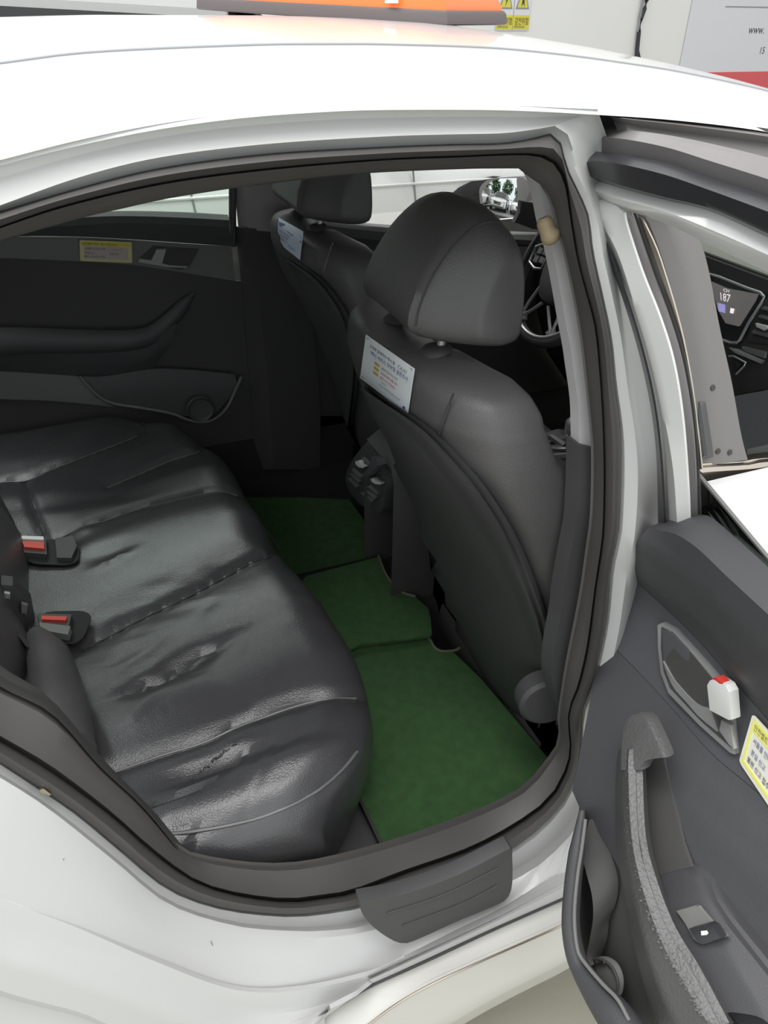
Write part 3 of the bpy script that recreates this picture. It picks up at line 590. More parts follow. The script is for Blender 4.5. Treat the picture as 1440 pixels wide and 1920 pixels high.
# buckles: recess, body, red button
def buckle(q, shade, red, body, cover=None):
    f = quadmap(q, 2, ZT+.004, lift=.002)
    b = plate('buckle_recess', f, rounded(0, 0, 1, 1, .3), RECESS, bench, th=.002)
    plate('buckle', f, [(x, y) for x, y in body], shade, b, th=.013, lift=.002)
    plate('buckle_button', f, red, RED, b, th=.017, lift=.004)
    return f, b
f, b = buckle([(38, 1014), (150, 1012), (148, 1062), (46, 1058)], TRIM, [(.05, .36), (.42, .40), (.42, .68), (.07, .62)], [(.03, .1), (.45, .14), (.45, .8), (.05, .75)])
plate('buckle_edge', f, [(.05, .12), (.42, .16), (.42, .30), (.05, .26)], WHITEP, b, th=.017, lift=.003)
plate('buckle_flap', f, [(.60, .10), (.90, .0), (.97, .40), (.88, .86), (.62, .86)], TRIM, b, th=.008, lift=.003)
f, b = buckle([(70, 1148), (178, 1146), (152, 1210), (78, 1206)], TRIM, [(.10, .40), (.60, .42), (.60, .54), (.10, .52)], [(.02, .25), (.66, .28), (.66, .92), (.06, .86)])
plate('buckle_edge', f, [(.04, .60), (.72, .70), (.72, .95), (.06, .84)], TRIMG, b, th=.014, lift=.006)
# belt webbing and latch tongue lying at the back
bt = empty('seat_belt', (.3, -.2, .6)); tag(bt, 'black rear seat belt with its metal latch tongue hanging beside the buckles', 'seat belt')
tube('webbing', resample([U(-40, 1080, 1, -.10), U(0, 1112, 1, -.13), U(20, 1145, 1, -.17), U(44, 1195, 1, -.22), U(62, 1222, 1, -.26)], 16), .020, TRIMD, bt, sy=.12, seg=8, up=(1, 0, .4))
lt = lambda x, y: U(x, y, 1, -.16)
for q, mm in (([(8, 1112), (19, 1114), (19, 1124), (9, 1122)], SILVER), ([(4, 1130), (18, 1132), (16, 1140), (6, 1138)], GREYINK), ([(8, 1147), (18, 1150), (17, 1156), (9, 1154)], CHAMP), ([(26, 1152), (34, 1158), (42, 1165), (40, 1169), (26, 1162)], SILVER), ([(40, 1132), (52, 1136), (50, 1152), (40, 1150)], TRIMG)):
    prism('latch_tongue', [lt(*p) for p in q], 1, .008, mm, bt, bev=.001)
prism('latch_body', [lt(x, y) for x, y in [(2, 1104), (24, 1106), (58, 1138), (66, 1180), (52, 1210), (30, 1180), (4, 1150)]], 1, .03, TRIM, bt, bev=.004).location[1] += .012

# ================================================================== FRONT SEATS
xc = pw([(.28, 1.17), (.45, 1.11), (.56, 1.075), (.72, 1.03), (.87, .965), (.98, .908), (1.05, .888), (1.11, .888), (1.15, .91)])
wz = pw([(.30, .24), (.45, .262), (.60, .272), (.80, .275), (.92, .272), (1.0, .262), (1.045, .252), (1.072, .242), (1.088, .23), (1.10, .205), (1.108, .165), (1.113, .10)])
tz = pw([(.30, .16), (.6, .15), (.9, .135), (1.02, .125), (1.065, .118), (1.088, .105), (1.103, .09), (1.113, .05)])
def make_seat(dx, yc, mir):
    """mir: -1 near seat, +1 far seat"""
    sname = 'front_seat'; s = empty(sname, (1.3+dx, yc, .27))
    zs = list(np.linspace(.30, 1.0, 26))+list(np.linspace(1.02, 1.113, 16)); rings = []
    def sec(z, k=44):
        out = []; w = wz(z); T = tz(z)
        for i in range(k):
            a = 2*math.pi*i/k; c, sn = math.cos(a), math.sin(a)
            e = .42; u = math.copysign(abs(sn)**e, sn); v = math.copysign(abs(c)**e, c)
            rear = xc(z)+.055*abs(u)**3; fr = rear+T+.045*math.exp(-((abs(u)-.82)/.16)**2)*(1 if z < 1.0 else .3)
            out.append((dx+(rear+fr)/2-v*(fr-rear)/2, yc+u*w, z))
        return out
    back = loft('backrest', [sec(z) for z in zs], LEATHERD, s)
    g_rear = lambda p: dx+xc(p[2])+.055*min(1, abs((p[1]-yc)/wz(min(p[2], 1.085))))**3
    return s, back, g_rear
near, nback, gN = make_seat(0, -.35, -1)
tag(near, 'near front passenger seat in black leather with a white notice on its back', 'car seat', 'front seats')
far, fback, gF = make_seat(.055, .36, 1)
tag(far, 'far driver seat in black leather with a blue notice on its back', 'car seat', 'front seats')
# hard shell panels on the seat backs
e_in = [(655, 710), (657, 760), (660, 830), (668, 900), (690, 980), (720, 1042), (760, 1100), (860, 1216), (1000, 1420)]
e_out = [(655, 710), (700, 742), (790, 802), (850, 862), (900, 922), (960, 1020), (1010, 1150), (1030, 1270), (1000, 1420)]
def shell(parent, ein, eout, g, n=30):
    a = resample(ein, n); b = resample(eout, n); G = []
    for t in np.concatenate([np.linspace(0, .8, 10), [.86, .9, .94, .97, 1.0]]):
        lift = -.012 if t < .9 else (-.020 if t < .99 else -.004)
        G.append([U(*(p*(1-t)+q*t), 0, (lambda P_, l=lift: g(P_)+l)) for p, q in zip(a, b)])
        yc_ = -.35 if parent is near else .36
        for p in G[-1]: p[1] = min(max(p[1], yc_-.272), yc_+.272); p[2] = max(p[2], .29)
    o = grid('back_panel', G, PANEL, parent, thick=(.012, 0, 0)); return o
shell(near, e_in, e_out, gN)
shell(far, [(506, 467), (508, 520), (512, 560), (525, 640), (560, 720), (600, 800), (640, 880)], [(506, 467), (545, 490), (590, 520), (625, 560), (650, 610), (665, 700), (640, 880)], gF)
# seams on the leather above the panel
def gside(yedge):
    return lambda p: yedge
tube('seam', [U(x, y, 0, lambda p: gN(p)-.001) for x, y in resample([(850, 738), (838, 770), (826, 805), (818, 832)], 14)], .0016, THREAD, nback, seg=6)
tube('seam', [U(x, y, 0, lambda p: gF(p)-.001) for x, y in resample([(624, 455), (615, 480), (606, 512)], 10)], .0014, THREADL, fback, seg=6)
# headrests
def headrest(s, dx, yc, tilt):
    prof = [(.905, 1.160), (.900, 1.180), (.915, 1.225), (.945, 1.270), (.980, 1.300), (1.008, 1.309), (1.035, 1.300), (1.050, 1.262), (1.052, 1.20), (1.046, 1.16), (1.032, 1.145), (.99, 1.140), (.93, 1.148)]
    pr = resample(prof+[prof[0]], 40)[:-1]; c = pr.mean(0); rings = []
    W_ = .146 if s is near else .172; xmin = pr[:, 0].min(); xmax = pr[:, 0].max()
    def hp(y, x, z, out=0):
        k = (1-min(1, abs(y))**9)**(1/2.6); k = .62+.38*k; top = 1.0-.22*abs(y)**2.6
        t_ = min(1, max(0, (abs(y)-.60)/.36)); sh = .066*(t_*t_*(3-2*t_)*.45+.55*t_)
        zz = 1.118+(z-1.118)*top; cz = 1.118+(c[1]-1.118)*top; x2 = x+sh*(xmax-x)/(xmax-xmin); cx2 = c[0]+sh*.5
        return np.array([dx+cx2+(x2-cx2)*(k+out), yc+y*W_*(1-.10*((z-1.118)/.2)), cz+(zz-cz)*(k+out)-.005])
    for y in [-1, -.99, -.97, -.93, -.86, -.78, -.7, -.6, -.52, -.44, -.3, 0, .3, .44, .52, .6, .7, .78, .86, .93, .97, .99, 1]:
        rings.append([hp(y, x, z) for x, z in pr])
    h = loft('headrest', rings, LEATHERD, s)
    for sy in (-.07, .07):
        tube('headrest_post', [(dx+.955, yc+sy, 1.08), (dx+.965, yc+sy, 1.17)], .0062, SILVER, s)
        lathe('post_guide', [(.001, .0), (.022, 0), (.024, .004), (.019, .009), (.010, .011), (.001, .011)], (dx+.952, yc+sy, 1.111), (-.18, 0, 1), TRIMD, s, seg=20)
    for sg in (-1, 1):
        tube('headrest_seam', [hp(sg*.66, x, z) for x, z in pr[1:17]], .0015, THREAD, h, seg=6)
    return h
hN = headrest(near, 0, -.365, 0); hF = headrest(far, .055, .365, 0)
# front cushions, recliner cap
def fcushion(s, dx, yc):
    G = []
    for t in np.linspace(0, 1, 24):
        x = 1.15+.50*t; row = []
        for y in np.linspace(-1, 1, 25):
            z = .49+.07*t+.035*math.exp(-((abs(y)-.86)/.14)**2)-.05*max(0, abs(y)-.9)/.1-(.07*max(0, t-.85)/.15)**1
            row.append((dx+x, yc+y*.26, z))
        G.append(row)
    G = [[(p[0], p[1], .30) for p in G[0]]]+G+[[(p[0]-.02, p[1], .30) for p in G[-1]]]
    c = grid('cushion', G, LEATHERD, s, thick=(0, 0, -.02)); return c
fcushion(near, 0, -.35); fcushion(far, .055, .37)
lathe('recliner_cap', [(.001, .0), (.040, 0), (.046, -.006), (.046, -.035), (.04, -.04), (.001, -.04)], U(1026, 1322, 1, -.655), (-.25, -1, .1), TRIM, near)
grid('seat_base', [[(x, y, z) for y in (-.58, -.14)] for x, z in ((1.14, .30), (1.16, .40), (1.62, .42), (1.62, .28))], TRIMD, near, thick=(0, 0, -.02))
# notices on the seat backs
def notice_near():
    f = hugmap([(687, 627), (778, 691), (765, 778), (676, 708)], 0, lambda p: gN(p)-.003, lift=.001)
    o = sheet('notice_card', f, PAPER, None)
    tag(o, 'white survey notice with blue Korean heading stuck on the near front seat', 'notice')
    for a, b_, c, d in ((.035, .04, .965, .05), (.035, .95, .965, .96), (.03, .04, .038, .96), (.958, .04, .966, .96)): plate('border', f, rounded(a, b_, c, d), GREYINK, o, lift=.001, th=.0003)
    text('lettering', '고객과 함께하는 택시 및', f, .10, .20, .085, INK, o, asp=.62); text('lettering', 'TAXI', f, .66, .22, .12, GREYINK, o, asp=.75, shear=.4)
    text('lettering', '택시 서비스 모바일 설문조사', f, .14, .335, .105, BLUEINK, o, asp=.62)
    for i in range(3): plate('gold_label', f, rounded(.24, .42+.105*i, .34, .48+.105*i), GOLD, o, lift=.001, th=.0004)
    for i, (t, m_) in enumerate((('설문에 참여하신 분께', GREYINK), ('추첨을 통해 상품 증정', REDINK), ('참여 기간 내 모바일', REDINK))): text('lettering', t, f, .38, .475+.105*i, .062, m_, o, asp=.62)
    text('lettering', '이용안내', f, .42, .76, .045, GREYINK, o, asp=.62); text('lettering', '문의처 및 개인정보 취급 안내 전화', f, .38, .84, .05, GREYINK, o, asp=.62)
    plate('rule', f, rounded(.22, .375, .9, .379), GREYINK, o, lift=.001, th=.0003)
    plate('round_mark', f, [(.91+.025*math.cos(t), .91+.03*math.sin(t)) for t in np.linspace(0, 6.1, 14)], BLUEINK, o, lift=.001, th=.0003)
notice_near()
def notice_far():
    f = hugmap([(523, 408), (569, 434), (563, 487), (520, 453)], 0, lambda p: gF(p)-.003, lift=.001)
    o = sheet('notice_card', f, PAPERB, None)
    tag(o, 'pale blue notice with a dark blue banner on the far driver seat back', 'notice')
    plate('banner', f, [(.02, .14), (.25, .10), (.85, .14), (.97, .24), (.97, .42), (.5, .34), (.05, .30)], NAVY, o, lift=.001, th=.0004)
    for i in range(3): text('lettering', ['택시 이용 안내', '요금 및 전화', '분실물 신고'][i], f, .08, .5+.14*i, .10, INK if i else BLUEINK, o, asp=.7)
    text('lettering', '차량번호', f, .45, .86, .12, BLUEINK, o, asp=.7)
notice_far()

# ================================================================== CONSOLE, DASH, WHEEL
con = [(.085, .27), (.09, .45), (.088, .60), (.075, .62), (0, .622), (-.075, .62), (-.088, .60), (-.09, .45), (-.085, .27)]
cr = []
for x in np.linspace(1.04, 2.0, 20):
    k = 1.12 if x < 1.1 else 1.0; h = .72 if x < 1.36 else .60
    h = float(np.interp(x, [1.04, 1.08, 1.34, 1.38, 1.8, 2.0], [.70, .735, .725, .60, .62, .74]))
    cr.append([(x, y, .27+(z-.27)*(h-.27)/.352) for y, z in con])
console = grid('centre_console', cr, TRIMD, car); tag(console, 'black centre console between the front seats')
gv = lambda p: 1.045+.10*(.62-p[2]) if p[2] < .62 else 1.045-.1*(p[2]-.62)
vh = prism('rear_vent_housing', [U(x, y, 0, gv) for x, y in resample([(687, 828), (706, 862), (716, 885), (727, 905), (722, 930), (718, 950), (712, 962), (700, 958), (680, 950), (660, 930), (648, 908), (647, 890), (655, 870), (668, 850), (687, 828)], 40)[:-1]], 0, .10, TRIM, console, bev=.006)
def vq(q, m, nm, off=.012, th=.01): return prism(nm, [U(x, y, 0, lambda p: gv(p)-off) for x, y in q], 0, th, m, console, bev=.0015)
vq([(686, 842), (700, 866), (690, 876), (682, 888), (664, 884), (668, 866)], TRIMD, 'vent_opening', .002); vq([(704, 888), (722, 900), (714, 930), (706, 940), (688, 928), (692, 908)], TRIMD, 'vent_opening', .002)
for q in ([(657, 880), (662, 878), (678, 894), (676, 898)], [(655, 888), (660, 887), (674, 903), (671, 906)], [(650, 896), (655, 896), (670, 912), (667, 915)], [(687, 912), (692, 910), (709, 924), (706, 928)], [(682, 920), (687, 918), (706, 932), (702, 937)], [(674, 924), (680, 923), (700, 938), (696, 942)], [(676, 858), (681, 857), (694, 870), (690, 873)]): vq(q, TRIMG, 'vent_slat', .006, .008)
vq([(666, 865), (673, 863), (676, 870), (684, 875), (680, 878), (672, 876), (666, 870)], WHITEP, 'vent_tab', .012); vq([(694, 899), (699, 896), (706, 903), (715, 905), (712, 909), (704, 908), (698, 905)], WHITEP, 'vent_tab', .012)
vq([(698, 856), (705, 860), (710, 872), (690, 892), (683, 894), (680, 890), (690, 876)], ACCENT, 'vent_divider', .02, .02)
# console top details
def cq(q, m, nm, z=.62, th=.012, bev=.001): return prism(nm, [U(x, y, 2, z) for x, y in q], 2, -th, m, console, bev)
cq([(1005, 835), (1100, 812), (1110, 868), (1030, 880)], BLACKGLOSS, 'gloss_panel', .615)
cq([(1018, 868), (1090, 867), (1088, 875), (1022, 877)], CHROME, 'chrome_strip', .628); cq([(1012, 835), (1052, 833), (1068, 837), (1062, 841), (1012, 840)], CHROME, 'chrome_strip', .628)
cq([(1008, 844), (1013, 844), (1026, 856), (1036, 867), (1024, 867), (1022, 858)], SILVER, 'chrome_strip', .626); cq([(1028, 815), (1036, 814), (1062, 830), (1056, 835)], TRIMG, 'console_switch', .632)
cq([(1024, 851), (1085, 846), (1085, 850), (1026, 854)], TRIMG, 'console_switch', .626)
tube('gear_lever', [U(1072, 830, 2, .63), U(1078, 812, 2, .70)], .012, BLACKGLOSS, console); lathe('gear_knob', [(.001, 0), (.02, .002), (.026, .02), (.024, .045), (.012, .058), (.001, .06)], U(1078, 822, 2, .67), (-.1, 0, 1), SILVER, console)
# dashboard
dp = [(2.05, .40), (1.93, .55), (1.86, .72), (1.84, .82), (1.865, .90), (1.90, 1.0), (1.906, 1.030), (1.94, 1.040), (2.10, 1.034), (2.45, 1.02)]
dash = grid('dashboard', [[(x, y, z) for y in np.linspace(-.70, .70, 15)] for x, z in dp], TRIMD, car, thick=(.02, 0, -.01)); tag(dash, 'dark dashboard with a square display beside the vents')
grid('dash_top', [[(x, y, z) for y in np.linspace(-.69, .69, 15)] for x, z in ((1.914, 1.038), (1.94, 1.047), (2.10, 1.041), (2.44, 1.027))], DASHTOP, dash, thick=(0, 0, -.004))
gd = lambda p: float(np.interp(p[2], [.72, .82, .9, 1.0, 1.055], [1.86, 1.84, 1.865, 1.90, 1.915]))
def dq(nm, q, m, off=.006, th=.008, bev=.001, parent=None): return prism(nm, [U(x, y, 0, lambda p: gd(p)-off) for x, y in q], 0, th, m, parent or dash, bev)
dq('display_surround', [(1320, 498), (1360, 520), (1438, 550), (1424, 578), (1388, 645), (1358, 640), (1340, 590)], BLACKGLOSS, .004)
tube('display_bezel', [U(x, y, 0, lambda p: gd(p)-.010) for x, y in [(1322, 512), (1350, 520), (1400, 540), (1426, 549), (1432, 556), (1428, 568), (1404, 605), (1387, 638), (1381, 643), (1370, 643), (1350, 636)]], .0035, SILVER, dash, seg=8)
dq('display_screen', [(1332, 528), (1362, 541), (1420, 552), (1414, 565), (1384, 612), (1360, 606), (1345, 580)], SCREEN, .009)
fsc = quadmap([(1338, 535), (1418, 553), (1384, 611), (1350, 600)], 0, lambda p: gd(p)-.010)
text('display_text', '187', fsc, .12, .40, .34, SCRTXT, dash, asp=.62); text('display_text', 'CH', fsc, .24, .12, .14, SCRTXT, dash, asp=.8); plate('display_text', fsc, rounded(.05, .5, .3, .75), SCRBLU, dash, lift=.002); plate('display_text', fsc, rounded(.5, .55, .62, .7), SCRTXT, dash, lift=.002)
dq('side_vent', [(1432, 560), (1475, 575), (1470, 650), (1400, 640), (1408, 605)], TRIMD, .004)
for q in ([(1424, 590), (1470, 603), (1468, 608), (1420, 595)], [(1412, 618), (1466, 634), (1464, 640), (1408, 624)], [(1430, 575), (1470, 586), (1470, 591), (1426, 580)]): dq('vent_slat', q, TRIMG, .012)
dq('vent_tab', [(1416, 606), (1422, 608), (1436, 611), (1440, 616), (1432, 620), (1418, 613)], WHITEP, .018)
dq('chrome_line', [(1366, 652), (1382, 655), (1430, 676), (1426, 682), (1378, 662)], SILVER, .012); dq('button_row', [(1390, 650), (1434, 660), (1432, 672), (1392, 658)], TRIMG, .010)
tube('switch_bezel', [U(x, y, 0, lambda p: gd(p)-.012) for x, y in [(1366, 668), (1376, 668), (1398, 680), (1396, 686), (1380, 702)]], .0022, SILVER, dash, seg=6)
dq('switch', [(1376, 676), (1392, 682), (1382, 694)], BLACKGLOSS, .010)
# steering wheel
sw0 = Vector((1.70, .34, .935)); sax = Vector((-.90, .02, .42)).normalized(); sq = sax.to_track_quat('Z', 'Y').to_matrix()
ex = Vector((0, -1, 0)); ey = sax.cross(ex).normalized(); ex = ey.cross(sax).normalized()
if ey.z < 0: ey = -ey
def SP(a, b, c=0): return np.array(sw0+ex*a+ey*b+sax*c)
wheel = empty('steering_wheel', sw0-Vector((0, 0, 0))); wheel.parent = car; wheel.location = sw0-car.location
tag(wheel, 'steering wheel with silver spokes and oval emblem')
tube('wheel_rim', [SP(.185*math.cos(t), .185*math.sin(t)) for t in np.linspace(0, 2*math.pi, 65)[:-1]], .0155, LEATHERD, wheel, closed=True, seg=12)
tube('rim_insert', [SP(.176*math.cos(t), .176*math.sin(t), .012) for t in np.linspace(R(205), R(335), 30)], .006, SILVER, wheel)
tube('rim_insert', [SP(.178*math.cos(t), .178*math.sin(t), .012) for t in np.linspace(R(150), R(195), 12)], .006, BLACKGLOSS, wheel)
hubp = [(-.075, .045), (-.05, .066), (0, .072), (.05, .066), (.075, .045), (.072, .0), (.058, -.045), (.03, -.078), (0, -.085), (-.03, -.078), (-.058, -.045), (-.072, 0)]
hr = resample(hubp+[hubp[0]], 37)[:-1]
loft('airbag_cover', [[SP(x*s, y*s, c) for x, y in hr] for s, c in ((1, -.02), (1, .012), (.96, .022), (.8, .028), (.4, .031), (.02, .032))], TRIM, wheel)
em = [SP(.027*math.cos(t), .008+.019*math.sin(t), .036) for t in np.linspace(0, 2*math.pi, 33)[:-1]]
tube('emblem', em, .0028, CHROME, wheel, closed=True, seg=6)
tube('emblem', [SP(-.016, -.004, .036), SP(-.006, .020, .036)], .0032, CHROME, wheel, seg=6); tube('emblem', [SP(.006, -.004, .036), SP(.016, .020, .036)], .0032, CHROME, wheel, seg=6); tube('emblem', [SP(-.012, .004, .036), SP(0, .010, .037), SP(.012, .012, .036)], .0030, CHROME, wheel, seg=6)
for s in (-1, 1):
    tube('spoke', [SP(s*.07, .012, .0), SP(s*.125, .014, .0), SP(s*.175, .012, 0)], [.02, .017, .012], BLACKGLOSS, wheel, sy=.5)
    pad = [(.078, .040), (.115, .048), (.150, .030), (.146, -.012), (.110, -.022), (.078, -.014)]
    tube('button_bezel', [SP(s*a, b, .018) for a, b in pad], .0042, SILVER, wheel, closed=True, seg=8)
    for a, b in ((.095, .028), (.122, .026), (.095, .006), (.122, .002)): loft('button', [[SP(s*(a+dx_), b+dy_, c) for dx_, dy_ in ((-.010, -.008), (.010, -.008), (.010, .008), (-.010, .008))] for c in (.0, .020)], TRIMG, wheel)
    tube('lower_spoke', [SP(s*.055, -.05, .010), SP(s*.075, -.105, .008), SP(s*.080, -.15, .008)], .0045, SILVER, wheel); tube('lower_spoke', [SP(s*.015, -.09, .010), SP(s*.045, -.12, .008), SP(s*.080, -.15, .008)], .0045, SILVER, wheel)
    loft('spoke_plate', [[SP(s*a, b, c) for a, b in ((.075, -.130), (.090, -.145), (.078, -.160), (.055, -.150))] for c in (0, .010)], SILVER, wheel)
tube('steering_column', [SP(0, 0, -.01), SP(0, -.01, -.22)], [.05, .07], TRIMD, wheel)

# ================================================================== FLOOR MATS
def mat_obj(label, outline, z, bind=None, zf=None):
    g = zf or z; P = [U(x, y, 2, g) for x, y in outline]
    o = prism('floor_mat', P, 2, -.008, GREEN, None, bev=.002); tag(o, label, 'floor mat', 'green mats across the rear floor')
    if bind: tube('edge_binding', [np.array(U(x, y, 2, g))+np.array([0, 0, .002]) for x, y in resample(bind, 40)], .0032, BIND, o, seg=6)
    return o
mat_obj('far green carpet mat on the rear floor behind the driver seat', [(440, 905), (455, 932), (560, 932), (655, 936), (690, 985), (714, 1045), (573, 1081), (500, 1120), (420, 1000)], .315, [(454, 931), (480, 968), (510, 1010), (526, 1033)])
mat_obj('middle green carpet mat over the tunnel hump', [(573, 1080), (640, 1062), (712, 1043), (726, 1075), (748, 1106), (766, 1113), (779, 1119), (803, 1140), (808, 1160), (810, 1188), (806, 1192), (675, 1208), (640, 1225), (540, 1130)], .362, [(710, 1043), (724, 1078), (748, 1108), (779, 1120)])
mat_obj('near green carpet mat at the open door', [(640, 1215), (672, 1213), (740, 1204), (800, 1196), (812, 1203), (820, 1219), (850, 1222), (900, 1270), (1040, 1435), (1010, 1470), (900, 1524), (722, 1590), (715, 1582), (667, 1482), (600, 1420), (560, 1260)], .345, [(672, 1213), (740, 1204), (792, 1195), (806, 1200), (814, 1214), (828, 1222), (852, 1221), (862, 1216)])
tube('mat_edge', [U(x, y, 2, .348) for x, y in resample([(667, 1482), (690, 1530), (715, 1582), (722, 1590)], 20)], .003, TRIMD, car, seg=6)
patch('side_kick_trim', [[(520, 1560), (600, 1500), (650, 1470), (690, 1460)], [(540, 1640), (600, 1590), (660, 1540), (700, 1530)], [(560, 1680), (620, 1640), (680, 1610), (735, 1590)]], 12, 2, .325, TRIM, car, sub=2, th=.02)

# ================================================================== OPEN REAR DOOR
def gDoor(p): return 1.134+.11*(p[1]+.748)-.25*max(0, p[2]-.98)-.17*(lambda t: t*t*(3-2*t))(min(1, max(0, (.86-p[2])/.32)))
door = None
def dpatch(name, rows, m, parent, offs=None, n=24, sub=3, th=.012): return patch(name, rows, n, 0, gDoor, m, parent, [-o_ for o_ in offs] if offs else None, sub, th)
def dpoly(name, q, m, parent, off=0, th=.012, bev=.002, sp=0): return poly(name, q, 0, lambda p: gDoor(p)-off, m, parent, th, bev, smoothpts=sp)
# window frame of the door, painted
door = dpatch('rear_door', [[(1091, 333), (1130, 342), (1165, 353), (1248, 374), (1332, 395), (1440, 444), (1600, 520)], [(1094, 350), (1130, 362), (1165, 374), (1248, 397), (1320, 425), (1440, 478), (1600, 556)], [(1104, 367), (1130, 378), (1165, 391), (1248, 419), (1311, 449), (1373, 479), (1440, 511), (1600, 592)]], PAINT, car, offs=[-.004, .006, -.008], th=.006, n=40)
tag(door, 'open rear door hinged wide with grey black trim and armrest')
dpatch('frame_upright', [[(1091, 333), (1100, 370), (1128, 440), (1166, 536), (1199, 640), (1224, 744), (1238, 846), (1245, 985)], [(1100, 360), (1125, 410), (1160, 480), (1192, 580), (1222, 680), (1245, 780), (1262, 880), (1270, 985)], [(1110, 366), (1164, 392), (1175, 425), (1204, 512), (1237, 596), (1262, 679), (1279, 783), (1289, 908), (1292, 985)]], PAINT, door, offs=[-.006, .006, -.004], th=.003, n=40)
dpatch('weatherstrip', [[(1087, 340), (1088, 356), (1120, 433), (1158, 533), (1191, 637), (1216, 742), (1230, 846), (1234, 985)], [(1090, 333), (1094, 362), (1127, 436), (1165, 534), (1198, 638), (1223, 743), (1237, 846), (1246, 985)]], BLACKGLOSS, door, offs=[.002, .008], th=.003, n=36, sub=2)
dpatch('window_channel', [[(1160, 390), (1172, 425), (1202, 512), (1235, 596), (1260, 679), (1277, 783), (1287, 908), (1291, 985)], [(1172, 395), (1186, 428), (1214, 512), (1246, 596), (1270, 679), (1288, 783), (1297, 908), (1300, 985)], [(1184, 398), (1194, 428), (1223, 512), (1254, 596), (1278, 679), (1296, 783), (1304, 885), (1306, 985)]], RUBBERG, door, offs=[-.012, -.018, -.022], th=.002, n=36, sub=1)
dpatch('window_channel', [[(1184, 398), (1194, 428), (1223, 512), (1254, 596), (1278, 679), (1296, 783), (1304, 885), (1308, 985)], [(1192, 400), (1203, 430), (1231, 512), (1262, 596), (1286, 679), (1303, 783), (1310, 885), (1314, 985)]], TRIMD, door, offs=[-.026, -.028], th=.002, n=36, sub=1)
dpatch('glass_run', [[(1187, 400), (1212, 450), (1236, 512), (1268, 616), (1290, 716), (1304, 816), (1312, 880)], [(1204, 410), (1228, 460), (1246, 512), (1276, 616), (1296, 716), (1309, 816), (1316, 880)]], CHAMP, door, offs=[-.03, -.03], th=.002, n=24, sub=1)
dpatch('frame_gloss_seal', [[(1089, 305), (1094, 288), (1110, 284), (1165, 291), (1248, 307), (1332, 336), (1440, 371), (1600, 430)], [(1087, 318), (1098, 304), (1120, 302), (1170, 309), (1248, 328), (1332, 357), (1440, 397), (1600, 460)], [(1087, 330), (1100, 330), (1128, 336), (1165, 348), (1248, 370), (1332, 391), (1440, 438), (1600, 512)], [(1088, 336), (1100, 335), (1130, 342), (1165, 353), (1248, 375), (1332, 396), (1440, 445), (1600, 521)]], BLACKGLOSS, door, offs=[-.004, .014, .010, -.004], th=.004, n=40)
dpatch('frame_outer_seal', [[(1096, 240), (1120, 240), (1165, 243), (1248, 254), (1332, 271), (1440, 298), (1600, 345)], [(1090, 258), (1115, 258), (1165, 260), (1248, 276), (1332, 302), (1440, 336), (1600, 390)], [(1091, 272), (1098, 280), (1110, 284), (1165, 291), (1248, 307), (1332, 337), (1440, 372), (1600, 431)]], RUBBERG, door, offs=[-.03, -.012, -.014], th=.004, n=40)
# shell of the door below the belt (outer skin side)
EL = [(1246, 976), (1215, 985), (1190, 1020), (1181, 1075), (1139, 1196), (1113, 1290), (1098, 1370), (1079, 1480), (1088, 1514), (1075, 1594), (1067, 1692), (1067, 1747), (1083, 1817), (1110, 1878), (1135, 1930), (1180, 2050)]
EM = [(1330, 1010), (1330, 1050), (1330, 1100), (1340, 1200), (1340, 1350), (1340, 1500), (1330, 1700), (1340, 1900), (1360, 2060)]
ER = [(1640, 1290), (1650, 1350), (1660, 1450), (1670, 1600), (1680, 1800), (1690, 2000), (1700, 2150)]
dpatch('door_shell', [EL, EM, ER], PAINT, door, offs=[-.02, -.02, -.02], n=40, sub=8, th=.03)
dpatch('trim_backing', [[(x+5, y+3) for x, y in EL], EM, ER], DTRIM, door, offs=[-.012, -.012, -.012], n=40, sub=8, th=.004)
# glass standing a little out of the belt
dpatch('window_glass', [[(1304, 886), (1340, 930), (1440, 1050), (1600, 1240)], [(1300, 990), (1340, 1015), (1440, 1108), (1600, 1250)]], GLASSG, door, offs=[-.035, -.035], th=.004, n=10, sub=1)
dpatch('glass_edge', [[(1303, 884), (1340, 928), (1440, 1048), (1600, 1238)], [(1303, 889), (1340, 933), (1440, 1053), (1600, 1243)]], TRIMG, door, offs=[-.034, -.034], th=.005, n=10, sub=1)
dpatch('belt_seal', [[(1300, 967), (1312, 970), (1340, 994), (1440, 1086), (1600, 1234)], [(1292, 974), (1304, 978), (1334, 1003), (1440, 1099), (1600, 1246)]], TRIMD, door, offs=[-.025, -.004], th=.01, n=20, sub=1)
# upper roll of the trim
dpatch('trim_top', [[(1243, 977), (1262, 972), (1290, 971), (1308, 976), (1340, 1003), (1440, 1096), (1600, 1245)], [(1214, 990), (1240, 995), (1270, 1003), (1310, 1030), (1360, 1078), (1440, 1152), (1600, 1300)], [(1196, 1012), (1220, 1028), (1250, 1045), (1310, 1095), (1370, 1155), (1440, 1225), (1600, 1380)], [(1181, 1052), (1200, 1078), (1240, 1112), (1310, 1175), (1370, 1240), (1440, 1315), (1600, 1480)], [(1177, 1066), (1190, 1086), (1235, 1128), (1300, 1190), (1370, 1268), (1440, 1350), (1600, 1530)]], DTRIM, door, offs=[-.004, .026, .034, .022, .004], th=.02, n=40, sub=4)
dpatch('accent_panel', [[(1177, 1068), (1190, 1087), (1235, 1129), (1300, 1191), (1370, 1269), (1440, 1351), (1600, 1531)], [(1158, 1130), (1180, 1165), (1225, 1210), (1290, 1270), (1360, 1340), (1440, 1420), (1600, 1580)], [(1136, 1193), (1160, 1222), (1200, 1262), (1262, 1330), (1330, 1408), (1400, 1468), (1440, 1500), (1600, 1630)]], ACCENT, door, offs=[.002, .004, .002], th=.02, n=30)
